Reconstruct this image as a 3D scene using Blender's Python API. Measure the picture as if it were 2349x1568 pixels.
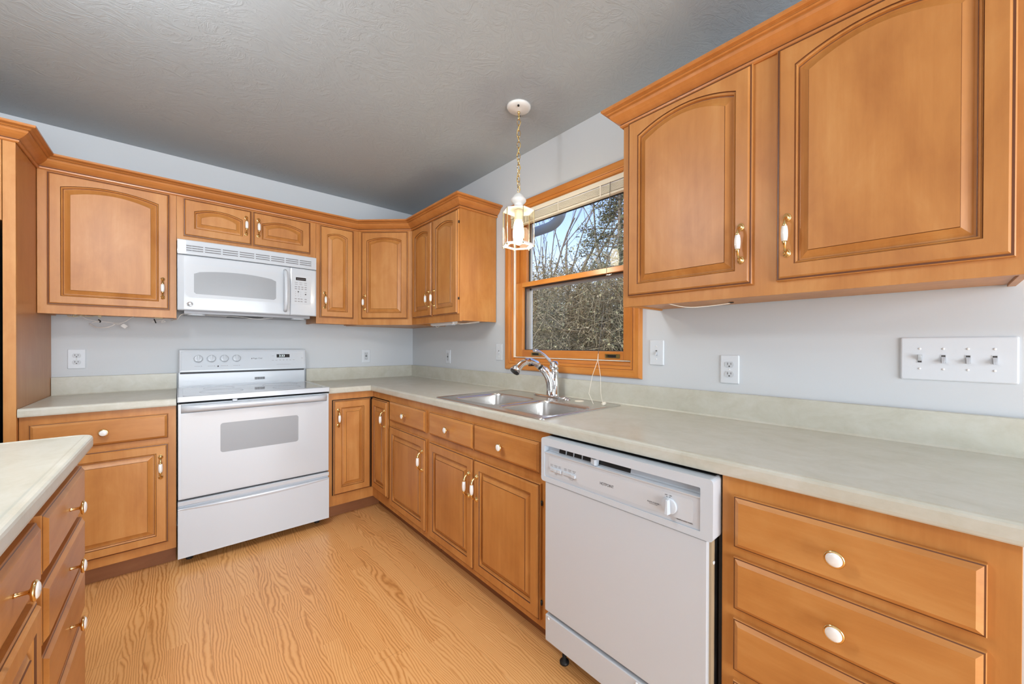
import bpy, math, random
from math import pi, sin, cos, radians, sqrt
from mathutils import Vector, Matrix
from mathutils.geometry import tessellate_polygon

random.seed(7)
for o in list(bpy.data.objects):
    bpy.data.objects.remove(o)
SC = bpy.context.scene
COL = SC.collection

# ------------------------------------------------------------------ camera
W, H = 2349, 1568
F, DX, DY = 871.17, 24.21, 11.32
CAM = Vector((-1.6691, -3.4113, 1.2077))
YAW, PITCH, ROLL = .7367, -.0042, .0029
fw = Vector((sin(YAW)*cos(PITCH), cos(YAW)*cos(PITCH), sin(PITCH)))
r0 = Vector((cos(YAW), -sin(YAW), 0)); u0 = r0.cross(fw)
rt = r0*cos(ROLL)+u0*sin(ROLL); up = -r0*sin(ROLL)+u0*cos(ROLL)
cam = bpy.data.cameras.new('camera')
cam.sensor_fit = 'HORIZONTAL'; cam.sensor_width = 36
cam.lens = F/W*36
cam.shift_x = -DX/W; cam.shift_y = DY/W
cam.clip_start = .02; cam.clip_end = 400
co = bpy.data.objects.new('camera', cam); COL.objects.link(co)
R = Matrix((rt, up, -fw)).transposed().to_4x4()
co.matrix_world = Matrix.Translation(CAM) @ R
SC.camera = co

# ------------------------------------------------------------------ world, sun, view
SC.view_settings.view_transform = 'Standard'
SC.view_settings.look = 'None'
SC.view_settings.exposure = .04
SC.view_settings.gamma = 1
SC.view_settings.use_curve_mapping = False
wd = bpy.data.worlds.new('sky'); SC.world = wd; wd.use_nodes = True
nt = wd.node_tree
bgn = nt.nodes['Background']
sky = nt.nodes.new('ShaderNodeTexSky'); sky.sky_type = 'NISHITA'
sky.sun_elevation = radians(32); sky.sun_rotation = radians(250); sky.sun_disc = False
sky.air_density = 1.6; sky.dust_density = .6; sky.ozone_density = 2.5
nt.links.new(sky.outputs[0], bgn.inputs[0]); bgn.inputs[1].default_value = .27
tint = nt.nodes.new('ShaderNodeMix'); tint.data_type = 'RGBA'; tint.blend_type = 'MULTIPLY'; tint.inputs[0].default_value = 1; tint.inputs[7].default_value = (1.0, .90, 1.12, 1)
nt.links.new(sky.outputs[0], tint.inputs[6]); nt.links.new(tint.outputs[2], bgn.inputs[0])

def lamp(name, kind, loc, energy, color=(1, 1, 1), rot=(0, 0, 0), **kw):
    l = bpy.data.lights.new(name, kind); l.energy = energy; l.color = color
    for k, v in kw.items(): setattr(l, k, v)
    o = bpy.data.objects.new(name, l); COL.objects.link(o); o.location = loc; o.rotation_euler = rot
    return o
ROOM_X0, ROOM_Y0, CEIL = -5.2, -6.6, 2.452
lamp('sun', 'SUN', (-6, 4, 9), 4.2, (1, .93, .82), (radians(55), 0, radians(-105)), angle=radians(.6))
# unseen area lights added for fill before the closed rear and left walls
lamp('rear_fill', 'AREA', (-1.5, ROOM_Y0+.04, 1.1), 168, (.90, .97, 1.05), (radians(90), 0, 0), shape='RECTANGLE', size=2.6, size_y=2.0)
lamp('side_fill', 'AREA', (ROOM_X0+.04, -3.6, 1.35), 14, (.90, .97, 1.05), (radians(90), 0, radians(-90)), shape='RECTANGLE', size=2.2, size_y=1.3)

# ------------------------------------------------------------------ material helpers
def newmat(name):
    m = bpy.data.materials.new(name); m.use_nodes = True
    return m, m.node_tree, m.node_tree.nodes['Principled BSDF']
def plain(name, col, rough=.5, metal=0, spec=.5, coat=0, emis=None, es=0):
    m, t, b = newmat(name)
    b.inputs['Base Color'].default_value = (*col, 1); b.inputs['Roughness'].default_value = rough
    b.inputs['Metallic'].default_value = metal; b.inputs['Specular IOR Level'].default_value = spec
    b.inputs['Coat Weight'].default_value = coat; b.inputs['Coat Roughness'].default_value = .08
    if emis: b.inputs['Emission Color'].default_value = (*emis, 1); b.inputs['Emission Strength'].default_value = es
    return m
def N(t, typ, **kw):
    n = t.nodes.new(typ)
    for k, v in kw.items():
        if k.startswith('i_'):
            key = k[2:].replace('_', ' ')
            n.inputs[key].default_value = v
        else: setattr(n, k, v)
    return n
def ramp(t, stops):
    n = t.nodes.new('ShaderNodeValToRGB'); r = n.color_ramp
    while len(r.elements) < len(stops): r.elements.new(.5)
    for e, (p, c) in zip(r.elements, stops):
        e.position = p; e.color = (*c, 1) if len(c) == 3 else c
    return n
def wood(name, dark, mid, light, axis='Z', rough=.38, scale=1.0, spec=.5, streak=.34, blotch=.66):
    m, t, b = newmat(name); L = t.links.new
    tc = N(t, 'ShaderNodeTexCoord'); oi = N(t, 'ShaderNodeObjectInfo')
    off = N(t, 'ShaderNodeVectorMath', operation='SCALE'); off.inputs[3].default_value = 9.0
    cmb = N(t, 'ShaderNodeCombineXYZ'); L(oi.outputs['Random'], cmb.inputs[0]); L(oi.outputs['Random'], cmb.inputs[2])
    L(cmb.outputs[0], off.inputs[0])
    add = N(t, 'ShaderNodeVectorMath', operation='ADD'); L(tc.outputs['Object'], add.inputs[0]); L(off.outputs[0], add.inputs[1])
    mp = N(t, 'ShaderNodeMapping')
    s = {'Z': (38, 38, 2.2), 'X': (2.2, 38, 38), 'Y': (38, 2.2, 38)}[axis]
    mp.inputs['Scale'].default_value = tuple(v*scale for v in s); L(add.outputs[0], mp.inputs[0])
    n1 = N(t, 'ShaderNodeTexNoise', i_Scale=1.0, i_Detail=6.0, i_Roughness=.62); L(mp.outputs[0], n1.inputs[0])
    mp2 = N(t, 'ShaderNodeMapping'); s2 = {'Z': (6.5, 6.5, 3.0), 'X': (3.0, 6.5, 6.5), 'Y': (6.5, 3.0, 6.5)}[axis]
    mp2.inputs['Scale'].default_value = s2; L(add.outputs[0], mp2.inputs[0])
    n2 = N(t, 'ShaderNodeTexNoise', i_Scale=1.0, i_Detail=5.0, i_Roughness=.6, i_Distortion=.5); L(mp2.outputs[0], n2.inputs[0])
    m1 = N(t, 'ShaderNodeMath', operation='MULTIPLY'); m1.inputs[1].default_value = streak; L(n1.outputs[0], m1.inputs[0])
    m2 = N(t, 'ShaderNodeMath', operation='MULTIPLY_ADD'); m2.inputs[1].default_value = blotch; L(n2.outputs[0], m2.inputs[0]); L(m1.outputs[0], m2.inputs[2])
    m3 = N(t, 'ShaderNodeMath', operation='MULTIPLY_ADD'); m3.inputs[1].default_value = .10; L(oi.outputs['Random'], m3.inputs[0]); L(m2.outputs[0], m3.inputs[2])
    rp = ramp(t, [(.28, dark), (.55, mid), (.80, light)]); L(m3.outputs[0], rp.inputs[0]); L(rp.outputs[0], b.inputs['Base Color'])
    b.inputs['Roughness'].default_value = rough; b.inputs['Specular IOR Level'].default_value = spec
    bp_ = N(t, 'ShaderNodeBump'); bp_.inputs['Strength'].default_value = .05; bp_.inputs['Distance'].default_value = .001
    L(n1.outputs[0], bp_.inputs['Height']); L(bp_.outputs[0], b.inputs['Normal'])
    return m
MD, MM, ML = (.36, .128, .026), (.51, .215, .053), (.63, .315, .098)
MAPLE_V = wood('maple_upright_grain', MD, MM, ML, 'Z')
MAPLE_H = wood('maple_level_grain', MD, MM, ML, 'X')
CROWN = wood('maple_crown', (.40, .14, .03), (.52, .20, .05), (.6, .27, .08), 'X', rough=.3)
PANELSIDE = wood('maple_veneer_side', (.42, .16, .04), (.50, .21, .06), (.56, .27, .09), 'Z', rough=.35)
PINE_V = wood('window_pine_upright', (.42, .13, .02), (.58, .215, .04), (.66, .30, .07), 'Z', rough=.3)
PINE_H = wood('window_pine_level', (.42, .13, .02), (.58, .215, .04), (.66, .30, .07), 'Y', rough=.3)
CASESHADE = plain('casing_shadow_line', (.24, .075, .015), .4)  # shadow lines of the moulding steps, painted as darker brown
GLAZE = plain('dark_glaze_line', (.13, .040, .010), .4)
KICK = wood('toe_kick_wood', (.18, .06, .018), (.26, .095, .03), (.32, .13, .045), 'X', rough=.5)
WHITE = plain('appliance_white_enamel', (.575, .625, .675), .22, coat=.3)
WHITE2 = plain('appliance_white_plastic', (.575, .63, .685), .35)
GREYGLASS = plain('frosted_grey_window', (.30, .32, .34), .25)
PANELGREY = plain('light_grey_panel', (.54, .575, .615), .4)
BLACK = plain('black_gap', (.01, .01, .01), .5)
BLACKGLOSS = plain('black_display', (.012, .012, .014), .12)
FRIDGE = plain('refrigerator_black', (.022, .030, .027), .35)
GREYMARK = plain('grey_print', (.30, .30, .32), .6)
DARKMARK = plain('dark_print', (.07, .07, .08), .6)
DIGIT = plain('clock_digits', (.5, .6, .6), .5, emis=(.75, .9, .9), es=1.0)
CHROME = plain('chrome', (.80, .82, .84), .07, 1)
BRASS = plain('polished_brass', (.80, .58, .26), .16, 1)
BRASSDK = plain('antique_brass', (.45, .36, .17), .3, 1)
PORC = plain('white_porcelain', (.86, .86, .84), .1, coat=.6)
PLATE = plain('wall_plate_white', (.66, .71, .76), .35)
PLATEIN = plain('device_face_white', (.54, .58, .62), .4)
SLOT = plain('socket_slot', (.05, .05, .05), .6)
CREAM = plain('cream_blind', (.80, .76, .64), .4)
CREAMCORD = plain('cream_cord', (.82, .78, .68), .6)
WIREW = plain('white_wire', (.78, .78, .76), .5)
WIREY = plain('yellowed_wire', (.66, .60, .40), .5)
LAMPW = plain('lamp_white_paint', (.80, .80, .77), .3)
SOCKET = plain('socket_sleeve', (.85, .78, .62), .5)
GLUE = plain('screw_head', (.80, .80, .80), .3)
VINYL = plain('window_vinyl', (.80, .83, .88), .4)
GASKET = plain('window_gasket', (.03, .04, .05), .5)
GREYMET = plain('galvanised_grey', (.55, .58, .58), .6)
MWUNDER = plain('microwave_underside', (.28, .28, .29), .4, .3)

def steel():
    m, t, b = newmat('brushed_stainless'); L = t.links.new
    b.inputs['Metallic'].default_value = 1; b.inputs['Roughness'].default_value = .27
    b.inputs['Base Color'].default_value = (.66, .65, .63, 1)
    tc = N(t, 'ShaderNodeTexCoord'); mp = N(t, 'ShaderNodeMapping'); mp.inputs['Scale'].default_value = (600, 8, 8)
    L(tc.outputs['Object'], mp.inputs[0]); n = N(t, 'ShaderNodeTexNoise', i_Scale=1.0, i_Detail=2.0); L(mp.outputs[0], n.inputs[0])
    bp_ = N(t, 'ShaderNodeBump'); bp_.inputs['Strength'].default_value = .06; bp_.inputs['Distance'].default_value = .0004
    L(n.outputs[0], bp_.inputs['Height']); L(bp_.outputs[0], b.inputs['Normal'])
    return m
STEEL = steel()

def laminate():
    m, t, b = newmat('mottled_beige_laminate'); L = t.links.new
    tc = N(t, 'ShaderNodeTexCoord')
    mp = N(t, 'ShaderNodeMapping'); mp.inputs['Scale'].default_value = (9, 6, 9); L(tc.outputs['Object'], mp.inputs[0])
    n1 = N(t, 'ShaderNodeTexNoise', i_Scale=1.3, i_Detail=8.0, i_Roughness=.68, i_Distortion=.6); L(mp.outputs[0], n1.inputs[0])
    n2 = N(t, 'ShaderNodeTexNoise', i_Scale=60.0, i_Detail=3.0); L(tc.outputs['Object'], n2.inputs[0])
    mx = N(t, 'ShaderNodeMath', operation='MULTIPLY_ADD'); mx.inputs[1].default_value = .18; L(n2.outputs[0], mx.inputs[0]); L(n1.outputs[0], mx.inputs[2])
    rp = ramp(t, [(.36, (.48, .475, .395)), (.52, (.53, .525, .445)), (.70, (.575, .575, .505)), (.85, (.61, .61, .555))])
    L(mx.outputs[0], rp.inputs[0]); L(rp.outputs[0], b.inputs['Base Color'])
    b.inputs['Roughness'].default_value = .30
    return m
LAM = laminate()

def floor_mat():
    m, t, b = newmat('oak_laminate_boards'); L = t.links.new
    tc = N(t, 'ShaderNodeTexCoord'); sp = N(t, 'ShaderNodeSeparateXYZ'); L(tc.outputs['Object'], sp.inputs[0])
    def M(op, a, bb=None, c=None):
        n = N(t, 'ShaderNodeMath', operation=op)
        for i, v in enumerate((a, bb, c)):
            if v is None: continue
            if isinstance(v, (int, float)): n.inputs[i].default_value = v
            else: L(v, n.inputs[i])
        return n.outputs[0]
    PW = .0655
    strip = M('FLOOR', M('DIVIDE', sp.outputs[0], PW))
    wn = N(t, 'ShaderNodeTexWhiteNoise', noise_dimensions='1D'); L(strip, wn.inputs['W'])
    yo = M('MULTIPLY_ADD', wn.outputs[0], 7.3, sp.outputs[1])
    seg = M('FLOOR', M('DIVIDE', yo, .95))
    cb = N(t, 'ShaderNodeCombineXYZ'); L(strip, cb.inputs[0]); L(seg, cb.inputs[1])
    wn2 = N(t, 'ShaderNodeTexWhiteNoise', noise_dimensions='2D'); L(cb.outputs[0], wn2.inputs[0])
    rnd = wn2.outputs[0]
    # cathedral grain: contours of a stretched noise field plus the cross-board coordinate
    cv = N(t, 'ShaderNodeCombineXYZ'); L(M('MULTIPLY', sp.outputs[0], 8.5), cv.inputs[0]); L(M('MULTIPLY', sp.outputs[1], 1.6), cv.inputs[1]); L(M('MULTIPLY', rnd, 40.0), cv.inputs[2])
    n1 = N(t, 'ShaderNodeTexNoise', i_Scale=1.0, i_Detail=2.0, i_Roughness=.45); L(cv.outputs[0], n1.inputs[0])
    cw = N(t, 'ShaderNodeMapping'); cw.inputs['Scale'].default_value = (26, 16, 1); L(tc.outputs['Object'], cw.inputs[0])
    nw = N(t, 'ShaderNodeTexNoise', i_Scale=1.0, i_Detail=2.0); L(cw.outputs[0], nw.inputs[0])
    ph = M('MULTIPLY_ADD', nw.outputs[0], 5.0, M('MULTIPLY_ADD', n1.outputs[0], 78.0, M('MULTIPLY', sp.outputs[0], 600.0)))
    ring = M('POWER', M('MULTIPLY_ADD', M('SINE', ph), .5, .5), .55)
    fv = N(t, 'ShaderNodeMapping'); fv.inputs['Scale'].default_value = (420, 16, 1); L(tc.outputs['Object'], fv.inputs[0])
    n2 = N(t, 'ShaderNodeTexNoise', i_Scale=1.0, i_Detail=3.0, i_Roughness=.7); L(fv.outputs[0], n2.inputs[0])
    val = M('MULTIPLY_ADD', n2.outputs[0], .45, M('MULTIPLY', ring, .46))
    val = M('MULTIPLY_ADD', rnd, .16, val)
    rp = ramp(t, [(.16, (.46, .18, .045)), (.40, (.64, .295, .090)), (.62, (.78, .40, .145)), (.88, (.82, .47, .19))])
    L(val, rp.inputs[0])
    # board joints
    fx = M('FRACT', M('DIVIDE', sp.outputs[0], PW*3))
    ed = M('LESS_THAN', fx, .006)
    fy = M('FRACT', M('DIVIDE', M('MULTIPLY_ADD', M('FLOOR', M('DIVIDE', sp.outputs[0], PW*3)), .47, sp.outputs[1]), 1.2))
    ey = M('LESS_THAN', fy, .0012)
    e = M('MULTIPLY', M('MAXIMUM', ed, ey), .45)
    mix = N(t, 'ShaderNodeMix', data_type='RGBA'); L(e, mix.inputs[0]); L(rp.outputs[0], mix.inputs[6]); mix.inputs[7].default_value = (.25, .10, .03, 1)
    L(mix.outputs[2], b.inputs['Base Color'])
    b.inputs['Roughness'].default_value = .30
    bp_ = N(t, 'ShaderNodeBump'); bp_.inputs['Strength'].default_value = .12; bp_.inputs['Distance'].default_value = .0006
    L(val, bp_.inputs['Height']); L(bp_.outputs[0], b.inputs['Normal'])
    return m
def paint(name, col, bumps):
    m, t, b = newmat(name); L = t.links.new
    b.inputs['Base Color'].default_value = (*col, 1); b.inputs['Roughness'].default_value = .75
    tc = N(t, 'ShaderNodeTexCoord')
    if bumps == 'wall':
        n = N(t, 'ShaderNodeTexNoise', i_Scale=260.0, i_Detail=3.0); L(tc.outputs['Object'], n.inputs[0])
        bp_ = N(t, 'ShaderNodeBump'); bp_.inputs['Strength'].default_value = .12; bp_.inputs['Distance'].default_value = .001
        L(n.outputs[0], bp_.inputs['Height'])
    else:
        n0 = N(t, 'ShaderNodeTexNoise', i_Scale=3.5, i_Detail=2.0); L(tc.outputs['Object'], n0.inputs[0])
        sc = N(t, 'ShaderNodeVectorMath', operation='SCALE'); sc.inputs[3].default_value = .5; L(n0.outputs['Color'], sc.inputs[0])
        ad = N(t, 'ShaderNodeVectorMath', operation='ADD'); L(tc.outputs['Object'], ad.inputs[0]); L(sc.outputs[0], ad.inputs[1])
        mp = N(t, 'ShaderNodeMapping'); mp.inputs['Scale'].default_value = (7, 30, 20); mp.inputs['Rotation'].default_value = (0, 0, .6); L(ad.outputs[0], mp.inputs[0])
        n = N(t, 'ShaderNodeTexNoise', i_Scale=1.0, i_Detail=5.0, i_Roughness=.65, i_Distortion=1.2); L(mp.outputs[0], n.inputs[0])
        rp = ramp(t, [(.44, (0, 0, 0)), (.52, (.55, .55, .55)), (.56, (1, 1, 1)), (.60, (.5, .5, .5)), (.8, (.6, .6, .6))]); L(n.outputs[0], rp.inputs[0])
        bp_ = N(t, 'ShaderNodeBump'); bp_.inputs['Strength'].default_value = .30; bp_.inputs['Distance'].default_value = .004
        L(rp.outputs[0], bp_.inputs['Height'])
    L(bp_.outputs[0], b.inputs['Normal'])
    return m
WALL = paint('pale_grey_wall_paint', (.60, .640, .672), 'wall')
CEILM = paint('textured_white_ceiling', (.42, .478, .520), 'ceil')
FLOORM = floor_mat()
def glass_mat(name, tint, ior=1.45, rough=0.0, boost=0):
    m = bpy.data.materials.new(name); m.use_nodes = True; t = m.node_tree; t.nodes.clear(); L = t.links.new
    out = N(t, 'ShaderNodeOutputMaterial'); mix = N(t, 'ShaderNodeMixShader')
    tr = N(t, 'ShaderNodeBsdfTransparent'); tr.inputs[0].default_value = (*tint, 1)
    gl = N(t, 'ShaderNodeBsdfGlossy'); gl.inputs['Roughness'].default_value = rough
    fr = N(t, 'ShaderNodeFresnel'); fr.inputs[0].default_value = ior
    a = N(t, 'ShaderNodeMath', operation='ADD'); a.inputs[1].default_value = boost; L(fr.outputs[0], a.inputs[0])
    ge = N(t, 'ShaderNodeNewGeometry'); nb = N(t, 'ShaderNodeMath', operation='SUBTRACT'); nb.inputs[0].default_value = 1; L(ge.outputs['Backfacing'], nb.inputs[1])
    mu = N(t, 'ShaderNodeMath', operation='MULTIPLY'); L(a.outputs[0], mu.inputs[0]); L(nb.outputs[0], mu.inputs[1]); L(mu.outputs[0], mix.inputs[0])
    L(tr.outputs[0], mix.inputs[1]); L(gl.outputs[0], mix.inputs[2]); L(mix.outputs[0], out.inputs[0])
    return m
GLASS = glass_mat('window_glass', (.93, .95, .95))
LGLASS = glass_mat('lantern_glass', (.98, .97, .93), 1.45, 0.0, 0)
PALEBRASS = plain('pale_brass', (.92, .82, .56), .22, .9)
BULB = plain('lit_bulb', (1, .95, .85), .3, emis=(1, .88, .66), es=16)

# ------------------------------------------------------------------ mesh helpers
def rz(a): return Matrix.Rotation(a, 4, 'Z')
class MB:
    def __init__(s): s.v = []; s.f = []; s.m = []; s.s = []
    def add(s, vs, fs, mat=0, smooth=False, M=None):
        b = len(s.v)
        s.v += [tuple(M @ Vector(p)) if M is not None else tuple(p) for p in vs]
        for f in fs: s.f.append([i+b for i in f]); s.m.append(mat); s.s.append(smooth)
        return s
    def box(s, x0, x1, y0, y1, z0, z1, mat=0, M=None):
        vs = [(x, y, z) for z in (z0, z1) for y in (y0, y1) for x in (x0, x1)]
        return s.add(vs, [(0, 2, 3, 1), (4, 5, 7, 6), (0, 1, 5, 4), (2, 6, 7, 3), (0, 4, 6, 2), (1, 3, 7, 5)], mat, False, M)
    def loft(s, rings, mats=0, smooth=False, cap0=False, cap1=False, closed=True, M=None, capmat=None):
        n = len(rings[0]); vs = [p for r in rings for p in r]; b = len(s.v)
        s.v += [tuple(M @ Vector(p)) if M is not None else tuple(p) for p in vs]
        for k in range(len(rings)-1):
            mt = mats[k] if isinstance(mats, (list, tuple)) else mats
            for i in range(n if closed else n-1):
                j = (i+1) % n
                s.f.append([b+k*n+i, b+k*n+j, b+(k+1)*n+j, b+(k+1)*n+i]); s.m.append(mt); s.s.append(smooth)
        cm = capmat if capmat is not None else (mats[-1] if isinstance(mats, (list, tuple)) else mats)
        if cap0: s.f.append([b+i for i in range(n)][::-1]); s.m.append(cm); s.s.append(False)
        if cap1: s.f.append([b+(len(rings)-1)*n+i for i in range(n)]); s.m.append(cm); s.s.append(False)
        return s
    def lathe(s, prof, seg=24, mat=0, M=None, smooth=True, cap=True):
        rings = [[(r*cos(2*pi*i/seg), r*sin(2*pi*i/seg), z) for i in range(seg)] for r, z in prof]
        return s.loft(rings, mat, smooth, cap, cap, True, M)
    def tube(s, pts, rad, seg=8, mat=0, smooth=True, cap=True, M=None, flat=1.0):
        pts = [Vector(p) for p in pts]; n = len(pts)
        rad = rad if isinstance(rad, (list, tuple)) else [rad]*n
        rings = []; prev = None
        for i, p in enumerate(pts):
            t = (pts[min(i+1, n-1)]-pts[max(i-1, 0)]).normalized()
            if prev is None:
                a = Vector((0, 0, 1)) if abs(t.z) < .9 else Vector((1, 0, 0))
                u = t.cross(a).normalized()
            else:
                u = (prev - t*prev.dot(t)).normalized()
            prev = u; w = t.cross(u)
            rings.append([tuple(p+u*(rad[i]*cos(2*pi*k/seg))+w*(rad[i]*flat*sin(2*pi*k/seg))) for k in range(seg)])
        return s.loft(rings, mat, smooth, cap, cap, True, M)
    def plate(s, outer, holes, fn, t0, t1, mat=0, M=None, sidemat=None):
        """polygon with holes extruded from t0 to t1; fn(a,b,t)->xyz"""
        loops = [outer]+list(holes); flat = [p for l in loops for p in l]
        tris = tessellate_polygon([[Vector((a, b, 0)) for a, b in l] for l in loops])
        n = len(flat)
        vs = [fn(a, b, t0) for a, b in flat]+[fn(a, b, t1) for a, b in flat]
        fs = [tuple(t) for t in tris]+[tuple(i+n for i in reversed(t)) for t in tris]
        s.add(vs, fs, mat, False, M)
        sf = []; o = 0
        for l in loops:
            k = len(l)
            for i in range(k):
                j = (i+1) % k; sf.append((o+i, o+j, o+j+n, o+i+n))
            o += k
        s.add(vs, sf, mat if sidemat is None else sidemat, False, M)
        return s
    def sweep(s, prof, path, mat=0, closed=False, M=None, smooth=False, pm=None):
        """prof: (offset to the right of travel, z); path: xy points; mitred"""
        P = [Vector((p[0], p[1])) for p in path]; n = len(P); rings = []
        for i in range(n):
            def nrm(a, b):
                d = (b-a).normalized(); return Vector((d.y, -d.x))
            if closed or 0 < i < n-1:
                a = nrm(P[i-1], P[i]); b = nrm(P[i], P[(i+1) % n]); m = (a+b).normalized(); k = 1/max(.2, m.dot(a))
            elif i == 0: m = nrm(P[0], P[1]); k = 1
            else: m = nrm(P[-2], P[-1]); k = 1
            rings.append([(P[i].x+m.x*o*k, P[i].y+m.y*o*k, z) for o, z in prof])
        if closed: rings.append(rings[0])
        k0 = len(s.m); s.loft(rings, mat, smooth, not closed, not closed, True, M)
        if pm:
            for q in range((len(rings)-1)*len(prof)): s.m[k0+q] = pm.get(q % len(prof), mat)
        return s
    def build(s, name, mats, parent=None, bev=0, seg=2, auto=None, loc=None, rotz=None):
        me = bpy.data.meshes.new(name); me.from_pydata(s.v, [], s.f)
        mats = mats if isinstance(mats, (list, tuple)) else [mats]
        for m in mats: me.materials.append(m)
        me.polygons.foreach_set('material_index', s.m); me.polygons.foreach_set('use_smooth', s.s)
        import bmesh
        bm = bmesh.new(); bm.from_mesh(me); bmesh.ops.recalc_face_normals(bm, faces=bm.faces); bm.to_mesh(me); bm.free()
        o = bpy.data.objects.new(name, me); COL.objects.link(o)
        if parent: o.parent = parent
        if loc: o.location = loc
        if rotz is not None: o.rotation_euler = (0, 0, rotz)
        if bev:
            b = o.modifiers.new('edge', 'BEVEL'); b.width = bev; b.segments = seg; b.limit_method = 'ANGLE'; b.angle_limit = radians(40); b.harden_normals = False
        return o
def thing(name, label, cat, loc=(0, 0, 0), rotz=0, group=None):
    o = bpy.data.objects.new(name, None); COL.objects.link(o); o.location = loc; o.rotation_euler = (0, 0, rotz)
    o.empty_display_size = .05
    return tag(o, label, cat, group)
def tag(o, label, cat, group=None, kind=None):
    o['label'] = label; o['category'] = cat
    if group: o['group'] = group
    if kind: o['kind'] = kind
    return o
def struct(o, label=None):
    o['kind'] = 'structure'
    if label: o['label'] = label
    return o
def text(name, body, size, loc, rot, parent, mat, align='LEFT', sx=1.0):
    c = bpy.data.curves.new(name, 'FONT'); c.body = body; c.size = size; c.extrude = .0002; c.align_x = align; c.align_y = 'CENTER'
    o = bpy.data.objects.new(name+'_c', c); COL.objects.link(o)
    bpy.context.view_layer.update()
    me = bpy.data.meshes.new_from_object(o.evaluated_get(bpy.context.evaluated_depsgraph_get()))
    bpy.data.objects.remove(o)
    me.materials.clear(); me.materials.append(mat)
    n = bpy.data.objects.new(name, me); COL.objects.link(n); n.location = loc; n.rotation_euler = rot; n.scale = (sx, 1, 1)
    if parent: n.parent = parent
    return n
def rrect(x0, x1, z0, z1, r, n=5):
    out = []
    for cx, cz, a0 in ((x1-r, z0+r, -90), (x1-r, z1-r, 0), (x0+r, z1-r, 90), (x0+r, z0+r, 180)):
        for k in range(n+1):
            a = radians(a0+90*k/n); out.append((cx+r*cos(a), cz+r*sin(a)))
    return out
FRONT = lambda a, b, t: (a, t, b)       # x, z in the plane, t = y

# ------------------------------------------------------------------ room
WX0, WX1 = -2.392, -1.452      # window rough opening in y
WZ0, WZ1 = 1.095, 2.092
mb = MB(); mb.box(ROOM_X0-.1, .12, ROOM_Y0-.1, .1, -.1, 0); struct(mb.build('floor', FLOORM))
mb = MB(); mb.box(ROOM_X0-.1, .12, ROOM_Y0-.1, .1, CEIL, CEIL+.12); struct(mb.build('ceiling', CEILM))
mb = MB(); mb.box(ROOM_X0-.1, .12, 0, .1, 0, CEIL); struct(mb.build('wall_back', WALL))
mb = MB(); mb.plate([(ROOM_Y0, 0), (0, 0), (0, CEIL), (ROOM_Y0, CEIL)], [[(WX0, WZ0), (WX1, WZ0), (WX1, WZ1), (WX0, WZ1)]],
                    lambda a, b, t: (t, a, b), 0, .12)
struct(mb.build('wall_right', WALL))
mb = MB(); mb.box(ROOM_X0-.1, ROOM_X0, ROOM_Y0, 0, 0, CEIL); struct(mb.build('wall_left', WALL))
mb = MB(); mb.box(ROOM_X0-.1, .12, ROOM_Y0-.1, ROOM_Y0, 0, CEIL); struct(mb.build('wall_front', WALL))

# ------------------------------------------------------------------ door / drawer / hardware
def handle_mesh():
    mb = MB()
    for sgn in (1, -1):
        M = Matrix.Translation((0, 0, sgn*.053)) @ Matrix.Rotation(radians(90), 4, 'X')
        Ms = M @ Matrix.Scale(1.25, 4, (0, 1, 0))
        mb.lathe([(.0105, 0), (.0105, .0015), (.009, .003), (.0075, .0025), (.0065, .006), (.004, .0095), (.0005, .0105)], 16, 0, Ms)
        pts = [(0, -.004, sgn*.051), (0, -.014, sgn*.049), (0, -.023, sgn*.042), (0, -.0275, sgn*.034), (0, -.029, sgn*.027), (0, -.029, sgn*.021)]
        mb.tube(pts, [.0045, .0042, .0038, .0042, .0062, .0068], 10, 0)
    mb.lathe([(.0060, -.0225), (.0072, -.0215), (.0088, -.010), (.0092, 0), (.0088, .010), (.0072, .0215), (.0060, .0225)], 16, 1, Matrix.Translation((0, -.029, 0)))
    o = mb.build('handle', [BRASS, PORC]); me = o.data; bpy.data.objects.remove(o); return me
def knob_mesh():
    mb = MB(); M = Matrix.Rotation(radians(90), 4, 'X')
    mb.lathe([(.0045, 0), (.0040, .002), (.0036, .004), (.0036, .016), (.007, .0185), (.0165, .0205), (.0182, .0225), (.0182, .0245), (.0162, .0265), (.0145, .0262)], 24, 0, M)
    mb.lathe([(.0146, .0255), (.0142, .0275), (.011, .0292), (.006, .0302), (.0005, .0305)], 24, 1, M)
    o = mb.build('knob', [BRASS, PORC]); me = o.data; bpy.data.objects.remove(o); return me
HANDLE, KNOB = handle_mesh(), knob_mesh()
def inst(me, name, parent, loc):
    o = bpy.data.objects.new(name, me); COL.objects.link(o); o.parent = parent; o.location = loc; return o

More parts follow.
